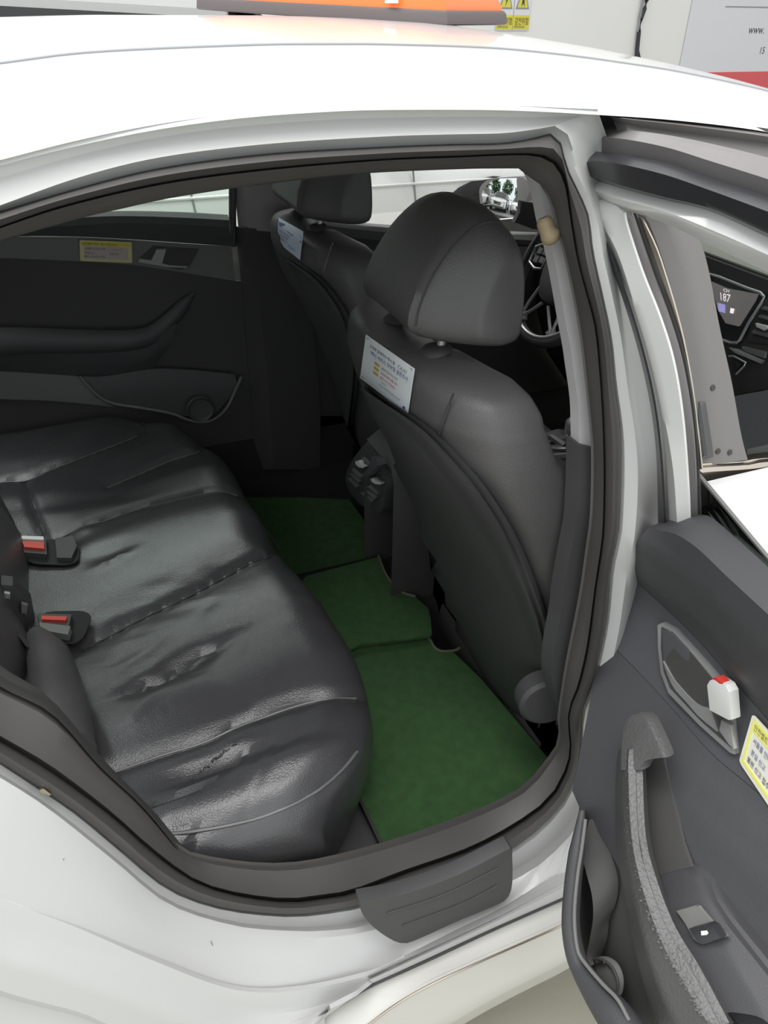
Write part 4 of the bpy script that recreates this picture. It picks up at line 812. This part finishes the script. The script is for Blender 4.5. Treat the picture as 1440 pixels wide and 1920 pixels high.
dpatch('trim_panel', [[(1136, 1195), (1160, 1224), (1200, 1264), (1262, 1332), (1330, 1410), (1400, 1470), (1440, 1502), (1600, 1632)], [(1112, 1285), (1140, 1300), (1180, 1335), (1250, 1400), (1320, 1470), (1400, 1540), (1440, 1575), (1600, 1700)], [(1096, 1368), (1130, 1380), (1180, 1400), (1250, 1470), (1320, 1545), (1400, 1620), (1440, 1655), (1600, 1790)], [(1073, 1483), (1110, 1500), (1180, 1540), (1250, 1580), (1320, 1640), (1400, 1700), (1440, 1735), (1600, 1870)], [(1086, 1513), (1110, 1550), (1150, 1610), (1190, 1680), (1260, 1740), (1340, 1800), (1440, 1850), (1600, 1980)]], DTRIM, door, offs=[.002, .010, .012, .004, -.004], th=.02, n=30)
# pocket cavity and its lip
dpatch('pocket_back', [[(1086, 1513), (1120, 1560), (1160, 1620), (1210, 1700), (1280, 1800), (1360, 1900), (1440, 2000)], [(1070, 1680), (1100, 1690), (1140, 1720), (1200, 1780), (1270, 1880), (1350, 1980), (1440, 2080)], [(1110, 1880), (1130, 1890), (1160, 1920), (1210, 1960), (1270, 2020), (1350, 2080), (1440, 2140)]], TRIMD, door, offs=[-.008, -.010, -.008], th=.01)
dpatch('pocket_inner', [[(1104, 1538), (1118, 1570), (1138, 1605), (1152, 1655), (1146, 1700), (1135, 1725), (1131, 1760), (1118, 1800)], [(1090, 1600), (1100, 1640), (1110, 1680), (1112, 1720), (1106, 1760), (1100, 1790), (1102, 1806), (1106, 1812)]], TRIMD, door, offs=[.004, .03], th=.006)
lipc = [(1092, 1520), (1082, 1594), (1074, 1660), (1071, 1740), (1084, 1805), (1112, 1852), (1140, 1890), (1168, 1925), (1200, 1975)]
LP = rows3([lipc], 50, 0, gDoor, [-.055])[0]
tube('pocket_lip', LP, list(np.interp(range(50), [0, 8, 30, 40, 49], [.004, .010, .012, .020, .022])), DTRIM, door, seg=14)
tube('pocket_lip_highlight', rows3([[(1098, 1536), (1091, 1590), (1082, 1650), (1077, 1720), (1083, 1780), (1097, 1806), (1130, 1845), (1158, 1874), (1180, 1914)]], 40, 0, gDoor, [-.068])[0], .0022, TRIMG, door, seg=8)  # lighter grey tube paints the highlight along the pocket lip
patch('pocket_wall', [[(1092, 1520), (1076, 1600), (1070, 1680), (1070, 1740), (1084, 1808), (1112, 1856), (1140, 1894), (1168, 1930)], [(1093, 1522), (1078, 1602), (1072, 1682), (1072, 1742), (1088, 1812), (1118, 1862), (1146, 1900), (1174, 1938)]], 24, 0, gDoor, DTRIM, door, offs=[-.055, 0], sub=2, th=.004)
cr_ = [(1100, 1802), (1115, 1798), (1130, 1800), (1146, 1812), (1155, 1832), (1157, 1852), (1152, 1872), (1140, 1862), (1120, 1842), (1104, 1822)]
dpoly('cup_well', cr_, TRIMG, door, off=.016, th=.01, sp=30); tube('cup_ring', rows3([[(1098, 1803), (1115, 1798), (1132, 1801), (1148, 1814), (1157, 1834), (1159, 1852), (1153, 1875)]], 20, 0, gDoor, [-.020])[0], .0018, TRIMD, door, seg=6)
dpoly('cup_glint', [(1115, 1801), (1131, 1802), (1132, 1807), (1118, 1806)], CHAMP, door, off=.022, th=.003, bev=0)
# armrest bowl with the window switch, then the pull handle in front of it
dpatch('armrest', [[(1220, 1640), (1250, 1632), (1285, 1625), (1310, 1628), (1360, 1700), (1430, 1790), (1520, 1900)], [(1236, 1700), (1265, 1690), (1300, 1685), (1330, 1695), (1380, 1755), (1440, 1830), (1520, 1930)], [(1268, 1790), (1300, 1780), (1340, 1785), (1370, 1800), (1410, 1850), (1450, 1900), (1520, 1980)], [(1330, 1925), (1360, 1900), (1390, 1900), (1430, 1910), (1460, 1940), (1500, 1980), (1560, 2030)]], DTRIM, door, offs=[.012, .030, .040, .045], n=24)
dpatch('grip_recess', [[(1198, 1440), (1206, 1428), (1220, 1424), (1244, 1423)], [(1204, 1520), (1218, 1520), (1240, 1510), (1262, 1500)], [(1216, 1600), (1230, 1600), (1256, 1590), (1280, 1580)], [(1224, 1646), (1240, 1640), (1270, 1632), (1296, 1626)]], TRIMD, door, offs=[.014, .013, .013, .014], n=10, th=.004)
dpatch('switch_recess', [[(1268, 1708), (1290, 1702), (1306, 1698), (1312, 1706)], [(1285, 1732), (1304, 1728), (1330, 1730), (1345, 1742)], [(1300, 1760), (1316, 1770), (1345, 1762), (1362, 1756)]], TRIMG, door, offs=[.040, .040, .045], n=8, th=.004)
swt = dpoly('window_switch', [(1290, 1742), (1326, 1732), (1336, 1738), (1350, 1760), (1314, 1768), (1308, 1766)], BLACKGLOSS, door, off=.052, th=.01, bev=.002)
dpoly('switch_mark', [(1314, 1746), (1324, 1745), (1327, 1750), (1325, 1753), (1315, 1754)], WHITEP, door, off=.0535, th=.001, bev=0)
dpatch('pull_handle', [[(1160, 1405), (1155, 1442), (1155, 1567), (1168, 1664), (1192, 1789), (1219, 1886), (1240, 1960)], [(1166, 1405), (1166, 1442), (1170, 1567), (1186, 1664), (1216, 1789), (1252, 1886), (1286, 1960)], [(1180, 1405), (1178, 1442), (1184, 1567), (1204, 1664), (1242, 1769), (1295, 1866), (1340, 1940)], [(1193, 1405), (1192, 1442), (1197, 1567), (1214, 1644), (1250, 1740), (1300, 1825), (1352, 1925)], [(1201, 1405), (1199, 1445), (1206, 1567), (1222, 1644), (1257, 1745), (1305, 1828), (1362, 1925)]], PULL, door, offs=[.02, .068, .082, .075, .04], n=44, sub=4, th=.01)
dpoly('handle_head', resample([(1162, 1446), (1163, 1400), (1168, 1362), (1180, 1342), (1196, 1338), (1212, 1350), (1228, 1382)], 24).tolist()+[(1240, 1410), (1243, 1423), (1222, 1425), (1208, 1429), (1201, 1438), (1198, 1446)], PULL, door, off=.077, th=.018, bev=.006)
# worn crackled ridge of the pull handle: little raised flakes joined in one part
ridge = resample([(1175, 1420), (1177, 1500), (1184, 1580), (1196, 1640), (1214, 1700), (1240, 1762), (1272, 1822), (1330, 1920)], 90)
bmr = bmesh.new(); rr_ = random.Random(3)
for i, (x, y) in enumerate(ridge):
    for k in range(1 if i < 45 else 2):
        cx, cy = x+rr_.uniform(-7, 7)*(.5+i/90), y+rr_.uniform(-2, 2); w_ = rr_.uniform(.6, 1.9)*(.6+i/60); h_ = rr_.uniform(.5, 1.2)*(.7+i/90)
        vs = [bmr.verts.new(tuple(U(cx+a_, cy+b_, 0, lambda p: gDoor(p)-.0855-c_))) for a_, b_, c_ in ((-w_, -h_, 0), (w_, h_*.2, 0), (w_*.7, h_*1.6, 0), (-w_, h_, 0), (0, h_*.3, .0016))]
        for f_ in ((0, 1, 4), (1, 2, 4), (2, 3, 4), (3, 0, 4)): bmr.faces.new([vs[q] for q in f_])
me = bpy.data.meshes.new('worn_flakes'); bmr.to_mesh(me); bmr.free(); o = link('worn_flakes', me, FLAKE, door); tag(o, kind='stuff', label='crackled worn ridge')
# release handle
hq = [(1232, 1172), (1240, 1168), (1262, 1180), (1300, 1222), (1340, 1268), (1362, 1298), (1372, 1350), (1377, 1415), (1368, 1412), (1310, 1360), (1252, 1300), (1238, 1262), (1233, 1215)]
dpoly('handle_bezel', hq, SILVER, door, off=.010, th=.010, bev=.002)
dpoly('handle_bowl', [(1240, 1176), (1262, 1188), (1300, 1230), (1338, 1276), (1356, 1302), (1366, 1352), (1371, 1402), (1312, 1350), (1256, 1290), (1244, 1258), (1239, 1215)], TRIMD, door, off=.012, th=.004, bev=0)
dpoly('handle_bowl_cheek', [(1241, 1180), (1258, 1186), (1290, 1220), (1296, 1262), (1270, 1246), (1244, 1240)], ACCENT, door, off=.0135, th=.003, bev=.001)
dpatch('handle_ledge', [[(1243, 1240), (1262, 1272), (1290, 1305), (1310, 1322), (1330, 1328)], [(1246, 1252), (1262, 1288), (1288, 1318), (1312, 1345), (1345, 1372)]], SILVER, door, offs=[.016, .014], n=20, th=.004)
lev = dpoly('release_lever', [(1325, 1285), (1330, 1276), (1340, 1272), (1360, 1285), (1367, 1298), (1371, 1350), (1366, 1351), (1330, 1332)], WHITEP, door, off=.030, th=.014, bev=.002); tag(lev, 'pale release lever')
dpoly('lock_indicator', [(1334, 1272), (1342, 1270), (1356, 1283), (1350, 1284)], RED, door, off=.030, th=.012, bev=.001)
dpoly('handle_tail', [(1352, 1350), (1370, 1360), (1376, 1405), (1366, 1396), (1348, 1370)], SILVER, door, off=.018, th=.006, bev=.001)
dpoly('trim_screw', [(1124, 1233), (1127, 1233), (1128, 1237), (1125, 1238)], SILVER, door, off=.012, th=.003, bev=0)
# yellow sticker on the open door
def sticker(q, hug, label, near_):
    ax, g = (0, lambda p: gDoor(p)-.006) if near_ else (1, lambda p: far_side(p)-.014)
    f = quadmap(q, ax, g, lift=.0008)
    o = plate('fare_sticker', f, rounded(0, 0, 1, 1, .05), STW if near_ else YELP, None, th=.0006); tag(o, label, 'sticker')
    Y_ = YELB if near_ else YELP
    if near_:
        for a, b_, c, d in ((.03, .05, .97, .26), (.03, .86, .97, .93), (.03, .05, .055, .93), (.945, .05, .97, .93)): plate('yellow_border', f, rounded(a, b_, c, d), YELB, o, lift=.001, th=.0002)
    else:
        plate('pale_field', f, rounded(.08, .27, .92, .85), STW if False else PINKP, o, lift=.001, th=.0002); plate('yellow_border', f, rounded(.03, .06, .97, .22), YEL, o, lift=.001, th=.0002)
    text('lettering', '안전벨트 착용  택시 요금 안내', f, .06, .21, .13, INK, o, asp=.40)
    text('lettering', '서울콜 안내 및 전화', f, .09, .42, .12, BLUEINK if near_ else INK, o, asp=.40); text('lettering', '요금 문의', f, .62, .44, .12, REDINK if not near_ else INK, o, asp=.40)
    text('lettering', '분실 신고', f, .10, .62, .12, BLUEINK if near_ else INK, o, asp=.40); text('lettering', '차량 번호', f, .56, .64, .12, INK, o, asp=.40)
    text('lettering', '불편 신고 접수 안내', f, .08, .80, .12, INK, o, asp=.40)
sticker([(1412, 1338), (1560, 1500), (1535, 1650), (1386, 1428)], None, 'bright yellow bordered sticker on the open near door, cut by the picture edge', True)
sticker([(149, 450), (247, 454), (248, 493), (150, 489)], None, 'pale yellow sticker with Korean lines on the far rear door', False)

# ================================================================== FRONT DOOR (closed, near side)
fd = patch('front_door', [[(1206, 400), (1222, 430), (1250, 512), (1272, 616), (1290, 716), (1302, 816), (1308, 880)], [(1240, 400), (1262, 430), (1290, 512), (1310, 616), (1326, 716), (1340, 816), (1346, 870)], [(1290, 400), (1316, 460), (1330, 512), (1350, 616), (1372, 716), (1390, 816), (1402, 862)]], 24, 1, lambda p: g_side(p)-.012, APPL, car, offs=[.01, 0, .0], sub=3, th=.03)
tag(fd, 'closed near front door with its grey pillar cover')
for q in ((1336, 727), (1346, 846), (1368, 848)): lathe('screw', [(.001, 0), (.004, 0), (.0035, .0015), (.001, .0015)], U(q[0], q[1], 1, lambda p: g_side(p)-.012), (0, -1, .2), TRIMD, fd, seg=12)
patch('frame_top', [[(1163, 212), (1200, 216), (1290, 226), (1440, 243), (1600, 270)], [(1166, 222), (1200, 226), (1290, 236), (1440, 256), (1600, 282)], [(1172, 232), (1200, 238), (1290, 250), (1440, 270), (1600, 296)], [(1180, 252), (1210, 258), (1290, 270), (1440, 300), (1600, 330)], [(1182, 300), (1210, 300), (1290, 320), (1440, 360), (1600, 400)]], 24, 1, lambda p: g_side(p)-.0, RUBBERG, fd, offs=[.01, -.012, .0, -.010, .01], sub=3, th=.02)
patch('frame_reveal', [[(1160, 210), (1200, 214), (1290, 224), (1440, 241), (1600, 268)], [(1163, 215), (1200, 219), (1290, 229), (1440, 247), (1600, 274)]], 16, 1, lambda p: g_side(p)-.004, TRIMD, fd, sub=1, th=.01)
patch('belt_molding', [[(1306, 870), (1330, 868), (1402, 862), (1440, 855), (1600, 845)], [(1306, 878), (1330, 876), (1402, 872), (1440, 866), (1600, 856)], [(1316, 886), (1340, 884), (1402, 880), (1440, 876), (1600, 868)], [(1322, 900), (1350, 898), (1402, 893), (1440, 888), (1600, 880)]], 16, 1, lambda p: g_side(p)-.015, CHAMP, fd, offs=[.012, -.004, -.006, .0], sub=2, th=.01)
patch('inner_belt', [[(1400, 840), (1440, 832), (1600, 815)], [(1402, 862), (1440, 855), (1600, 845)]], 10, 1, lambda p: g_side(p)+.05, TRIMG, fd, sub=2, th=.02)
grid('door_glass', [[(x, float(np.interp(z, [1.04, 1.40], [-.735, -.63])), z) for x in np.linspace(1.18, 2.05, 6)] for z in np.linspace(1.05, 1.12, 3)], GLASS, fd, thick=(0, .003, 0))

# ================================================================== TAXI LAMP ON THE ROOF
lamp = empty('taxi_roof_lamp', (.95, .14, 1.5)); tag(lamp, 'orange taxi roof lamp on a dark plastic base', 'roof lamp')
A0 = np.array([1.085, -.144, 0]); B0 = np.array([.812, .388, 0]); dL = (B0-A0)/np.linalg.norm(B0-A0); nL = np.array([dL[1], -dL[0], 0])
if nL[0] < 0: nL = -nL
def lampring(z, ins, dep):
    a = A0+dL*ins+nL*ins*.5; b = B0-dL*ins+nL*ins*.5; pts = []
    for t in np.linspace(0, 1, 12): pts.append(a+(b-a)*t-nL*(.02*math.sin(math.pi*t)))
    for t in np.linspace(1, 0, 12): pts.append(a+(b-a)*t+nL*(dep-ins+.01*math.sin(math.pi*t)))
    return [np.array([p[0], p[1], z+.014*np.clip((p-A0).dot(dL)/.67, 0, 1)]) for p in pts]
loft('base', [lampring(z, i, .16) for z, i in ((1.496, .004), (1.498, 0), (1.511, .002), (1.515, .006))], LAMPBASE, lamp)
loft('lamp_cover', [lampring(z, i, .16) for z, i in ((1.514, .008), (1.522, .010), (1.55, .03), (1.59, .06), (1.60, .08))], ORANGE, lamp)
prism('cover_sticker', [A0+dL*(.09+u)+np.array([0, 0, 1.521+v+.002])-nL*.013 for u, v in ((0, 0), (.022, 0), (.022, .010), (0, .010))], 0, .004, STW, lamp)

# ================================================================== WALL THINGS
yw = 4.598
def wq(q): return [U(x, y, 1, yw-.004) for x, y in q]
pq = U(1273, 126, 1, yw); pr0 = pq[0]; zb = U(1440, 150, 1, yw)[2]
def warn(x0, label, w4):
    q0 = U(x0, 57, 1, yw); xw = .145; zb_ = q0[2]
    f = lambda u, v, l=0: np.array([q0[0]+xw*u, yw-.004-l, zb_+.27*(1-v)]); f.n = np.array([0, -1, 0])
    o = plate('warning_sign', f, rounded(0, -.15, 1, 1), POSTER, None, th=.002); tag(o, label, 'sign')
    plate('triangle', f, [(.5, -.1), (.90, .50), (.10, .50)], GREYINK, o, lift=.003, th=.001); plate('triangle_field', f, [(.5, -.03), (.80, .465), (.20, .465)], YEL, o, lift=.005, th=.001)
    plate('text_band', f, rounded(.02, .64, .98, .97), YEL, o, lift=.003, th=.001); text('lettering', w4, f, .10, .85, .19, INK, o, asp=1.2, lift=.006); text('lettering', '관계자외 접근금지', f, .08, .94, .07, INK, o, asp=1.2, lift=.006)
    return f, o
f, o = warn(928, 'left yellow warning sign with a lightning bolt on the wall', '고압위험')
plate('bolt_mark', f, [(.52, .12), (.42, .30), (.50, .30), (.45, .44), (.60, .25), (.52, .25), (.57, .12)], INK, o, lift=.007, th=.001)
f, o = warn(959, 'right yellow warning sign with a shocked figure on the wall', '감전위험')
plate('figure_mark', f, [(.50, .08), (.56, .12), (.54, .2), (.62, .24), (.56, .30), (.60, .44), (.52, .36), (.42, .44), (.46, .28), (.40, .22), (.46, .2)], INK, o, lift=.007, th=.001)
cab = tube('wall_cable', [U(x, y, 1, yw-.02) for x, y in [(1216, -40), (1213, 0), (1209, 16), (1202, 35), (1198, 60), (1195, 90), (1192, 140)]], .016, INK); tag(cab, 'black cable hanging down the white wall left of the poster', 'cable')
tube('cable_strand', [U(x, y, 1, yw-.02) for x, y in [(1195, 90), (1199, 108), (1203, 140)]], .010, INK, cab); tube('cable_strand', [U(x, y, 1, yw-.02) for x, y in [(1207, -40), (1206, 0), (1200, 35), (1196, 60)]], .008, GREYINK, cab)
pz = U(1302, 136, 1, yw)[2]
f = lambda u, v, l=0: np.array([pr0+2.2*u, yw-.003-l, pz+1.6*(1-v)]); f.n = np.array([0, -1, 0])
post = plate('wall_poster', f, rounded(0, 0, 1, 1.12), POSTER, None, th=.003); tag(post, 'large pale lilac poster with a red bottom band on the wall', 'poster')
plate('red_band', f, rounded(.0, 1.0, 1, 1.12), POSTRED, post, lift=.003, th=.002)
def pos(x, y): p = U(x, y, 1, yw-.005); return (p[0]-pr0)/2.2, 1-(p[2]-pz)/1.6
u, v = pos(1402, 63); u2, v2 = pos(1422, 101); h = pos(1402, 63)[1]-pos(1404, 46)[1]
text('lettering', 'www.', f, u, v, h*1.35, INK, post, asp=.62, lift=.004); text('lettering', '15', f, u2, v2, h*1.15, INK, post, asp=.62, lift=.004)
ul, vl = pos(1360, 13); plate('rule', f, rounded(ul, vl-.004, ul+.3, vl+.002), GREYINK, post, lift=.003, th=.001)

# ================================================================== PARKED CARS
def parked(name, label, loc, L=4.5, Wd=1.84, H=1.52, suv=True, detail=True, group=None, roofdark=False, flip=False, m=PAINT):
    """car pointing along +x; loc = centre of its near side line on the ground"""
    x0, y0 = loc; e = empty(name, (x0, y0, 0)); tag(e, label, 'car', group)
    T = lambda x, y, z: np.array([x0+x, y0+y, z])
    def sec(hw, zb, zt, x, r=.14, k=24):
        out = []
        for i in range(k):
            a = 2*math.pi*(i+.5)/k; c, s = math.cos(a), math.sin(a); ee = .35
            out.append(T(x, hw*math.copysign(abs(c)**ee, c), (zb+zt)/2+(zt-zb)/2*math.copysign(abs(s)**ee, s)))
        return out
    h = L/2; belt = .98 if suv else .92; hood = .97 if suv else .86
    st = [(-h, .62, .42, .80), (-h+.05, .84, .30, .96), (-h+.3, Wd/2-.02, .24, belt+.02), (-h+1.0, Wd/2, .22, belt), (0, Wd/2, .22, belt), (h-1.35, Wd/2, .22, belt-.01), (h-1.1, Wd/2, .22, hood), (h-.4, Wd/2-.03, .24, hood-.06), (h-.12, Wd/2-.12, .28, hood-.16), (h, .62, .34, hood-.28)]
    loft('body', [sec(hw, zb, zt, x) for x, hw, zb, zt in st], m, e)
    rf = (-h+.55, h-1.95) if suv else (-h+1.0, h-2.0)
    cab = [(-h+.12 if suv else -h+.6, .70, belt+.02), (rf[0], .62, H-.03), ((rf[0]+rf[1])/2, .63, H), (rf[1], .60, H-.04), (h-1.15, .68, hood+.03)]
    g = [[T(x, hw2*y, z if abs(y) < .9 else z-.03) for y in (-1, -.94, -.5, 0, .5, .94, 1)] for x, hw2, z in cab]
    grid('roof', g, DARKGLASS if roofdark else m, e, thick=(0, 0, -.04))
    for s in (-1, 1):
        lo = [T(x, s*(Wd/2-.06), belt-.02) for x, _, _ in cab]; hi = [T(x, s*hw2, z-.03) for x, hw2, z in cab]
        grid('side_windows', [lo, hi], DARKGLASS, e, thick=(0, -s*.02, 0))
        for i in (1, 2, 3): tube('pillar', [lo[i]+np.array([0, s*.006, 0]), hi[i]+np.array([0, s*.006, 0])], .03, m, e, seg=6)
        box('wing_mirror', tuple(T(h-1.45, s*(Wd/2+.10), belt+.06)), (.12, .2, .13), m, e, bev=.03)
        for gx in (h-1.28, h-2.32, h-3.25):
            tube('door_gap', [T(gx, s*(Wd/2+.001), .34), T(gx+.01, s*(Wd/2+.002), .7), T(gx-.02, s*(Wd/2-.01), belt-.02)], .0045, GREYINK, e, seg=6)
        tube('body_crease', [T(x, s*(Wd/2+.0), belt-.16) for x in np.linspace(-h+.5, h-.5, 8)], .006, m, e, seg=6)
    for wx in (h-.86, -h+.82):
        for s in (-1, 1):
            c = tuple(T(wx, s*(Wd/2-.07), .35))
            lathe('wheel', [(.001, -.1), (.34, -.1), (.35, -.06), (.35, .06), (.335, .085), (.24, .09), (.23, .05), (.10, .07), (.001, .07)], c, (0, s, 0), TYRE, e)
            lathe('wheel_arch', [(.365, .0), (.43, .0), (.43, .012), (.42, .02), (.37, .02), (.365, .012)], tuple(T(wx, s*(Wd/2-.012), .40)), (0, s, 0), RECESS, e)
            lathe('wheel_well', [(.001, .0), (.40, .0), (.40, .01), (.001, .01)], tuple(T(wx, s*(Wd/2-.004), .40)), (0, s, 0), RECESS, e)
            for k in range(5):
                a = 2*math.pi*k/5; tube('rim_spoke', [T(wx, s*(Wd/2+.008), .35), T(wx+.23*math.cos(a), s*(Wd/2+.008), .35+.23*math.sin(a))], .022, SILVER, e, seg=6)
    grid('windshield', [[T(lerp(rf[1], h-1.15, t)+.004, y*lerp(.58, .66, t), lerp(H-.05, hood+.04, t)+.02) for y in np.linspace(-1, 1, 5)] for t in (0, 1)], DARKGLASS, e, thick=(.01, 0, .01))
    prism('grille', [T(h-.02, y, z) for y, z in ((-.42, .72), (.42, .72), (.34, .48), (-.34, .48))], 0, .06, TRIMD, e, bev=.01)
    prism('bumper', [T(h-.06, y, z) for y, z in ((-.74, .42), (.74, .42), (.66, .28), (-.66, .28))], 0, .07, TRIMD, e, bev=.01)
    for s in (-1, 1):
        prism('headlamp', [T(h-.10, s*y, z) for y, z in ((.50, .74), (.80, .78), (.80, .66), (.52, .66))], 0, .06, SILVER, e, bev=.008)
        prism('fog_lamp', [T(h-.06, s*y, z) for y, z in ((.56, .54), (.72, .56), (.72, .48), (.58, .48))], 0, .05, TRIMD, e, bev=.008)
    return e
def place(c, x, y):  c.location.x, c.location.y = x, y
# neighbour beside the taxi: its front wheel shows through the far front window
parked('parked_car', 'white car parked beyond the taxi, wheel arch seen through its windows', (1.05, 2.15+.94), L=4.6, Wd=1.88, H=1.53, roofdark=True)
proto = parked('parked_suv', 'white vehicle parked in the yard behind, middle one in the wing mirror', (-9.2, 2.9), group='white vehicles out in the yard')
def copy_tree(o, parent=None):
    c = o.copy(); COL.objects.link(c); c.parent = parent
    for ch in list(o.children): copy_tree(ch, c)
    return c
for x, y, lab in ((-9.5, 5.3, 'white vehicle parked in the yard behind, left one in the wing mirror'), (-9.3, .6, 'white vehicle parked in the yard behind, right one in the wing mirror'), (-15.5, 4.2, 'white vehicle parked in the second row of the yard behind')):
    c = copy_tree(proto); place(c, x, y); c['label'] = lab
# trees at the end of the yard
def tree(x, y, h, label):
    e = empty('tree', (x, y, 0)); tag(e, label, 'tree', 'trees beyond the yard')
    tube('trunk', [(x, y, 0), (x+.1, y, h*.4), (x, y+.1, h*.7)], [.16, .12, .06], BARK, e)
    bm = bmesh.new(); r_ = random.Random(int(x*10+y*7))
    for k in range(900):
        a, b = r_.uniform(0, 6.28), math.acos(r_.uniform(-1, 1)); q = h*.32*r_.uniform(.5, 1)
        c = Vector((x+q*math.sin(b)*math.cos(a), y+q*math.sin(b)*math.sin(a), h*.66+q*1.05*math.cos(b))); s_ = r_.uniform(.12, .26)
        d1 = Vector((r_.uniform(-1, 1), r_.uniform(-1, 1), r_.uniform(-1, 1))).normalized()*s_; d2 = d1.cross(Vector((r_.random(), r_.random(), r_.random()+.1))).normalized()*s_*.6
        vs = [bm.verts.new(c+d1), bm.verts.new(c+d2), bm.verts.new(c-d1), bm.verts.new(c-d2)]; bm.faces.new(vs)
    me = bpy.data.meshes.new('foliage'); bm.to_mesh(me); bm.free(); link('foliage', me, LEAFG, e)
for i, (x, y, h_) in enumerate(((-22, 0.6, 4.4), (-23, 4.0, 4.8), (-22, 7.1, 4.2), (-23, 10.6, 5.2), (-22.5, 14.0, 4.4), (-23, -3.0, 5.0))):
    tree(x, y, h_, ['shorter', 'tall', 'small rounded', 'tallest', 'low', 'broad'][i]+' green tree across the yard, '+['behind the right vehicle', 'second', 'third', 'fourth', 'last', 'first'][i]+' along the row')
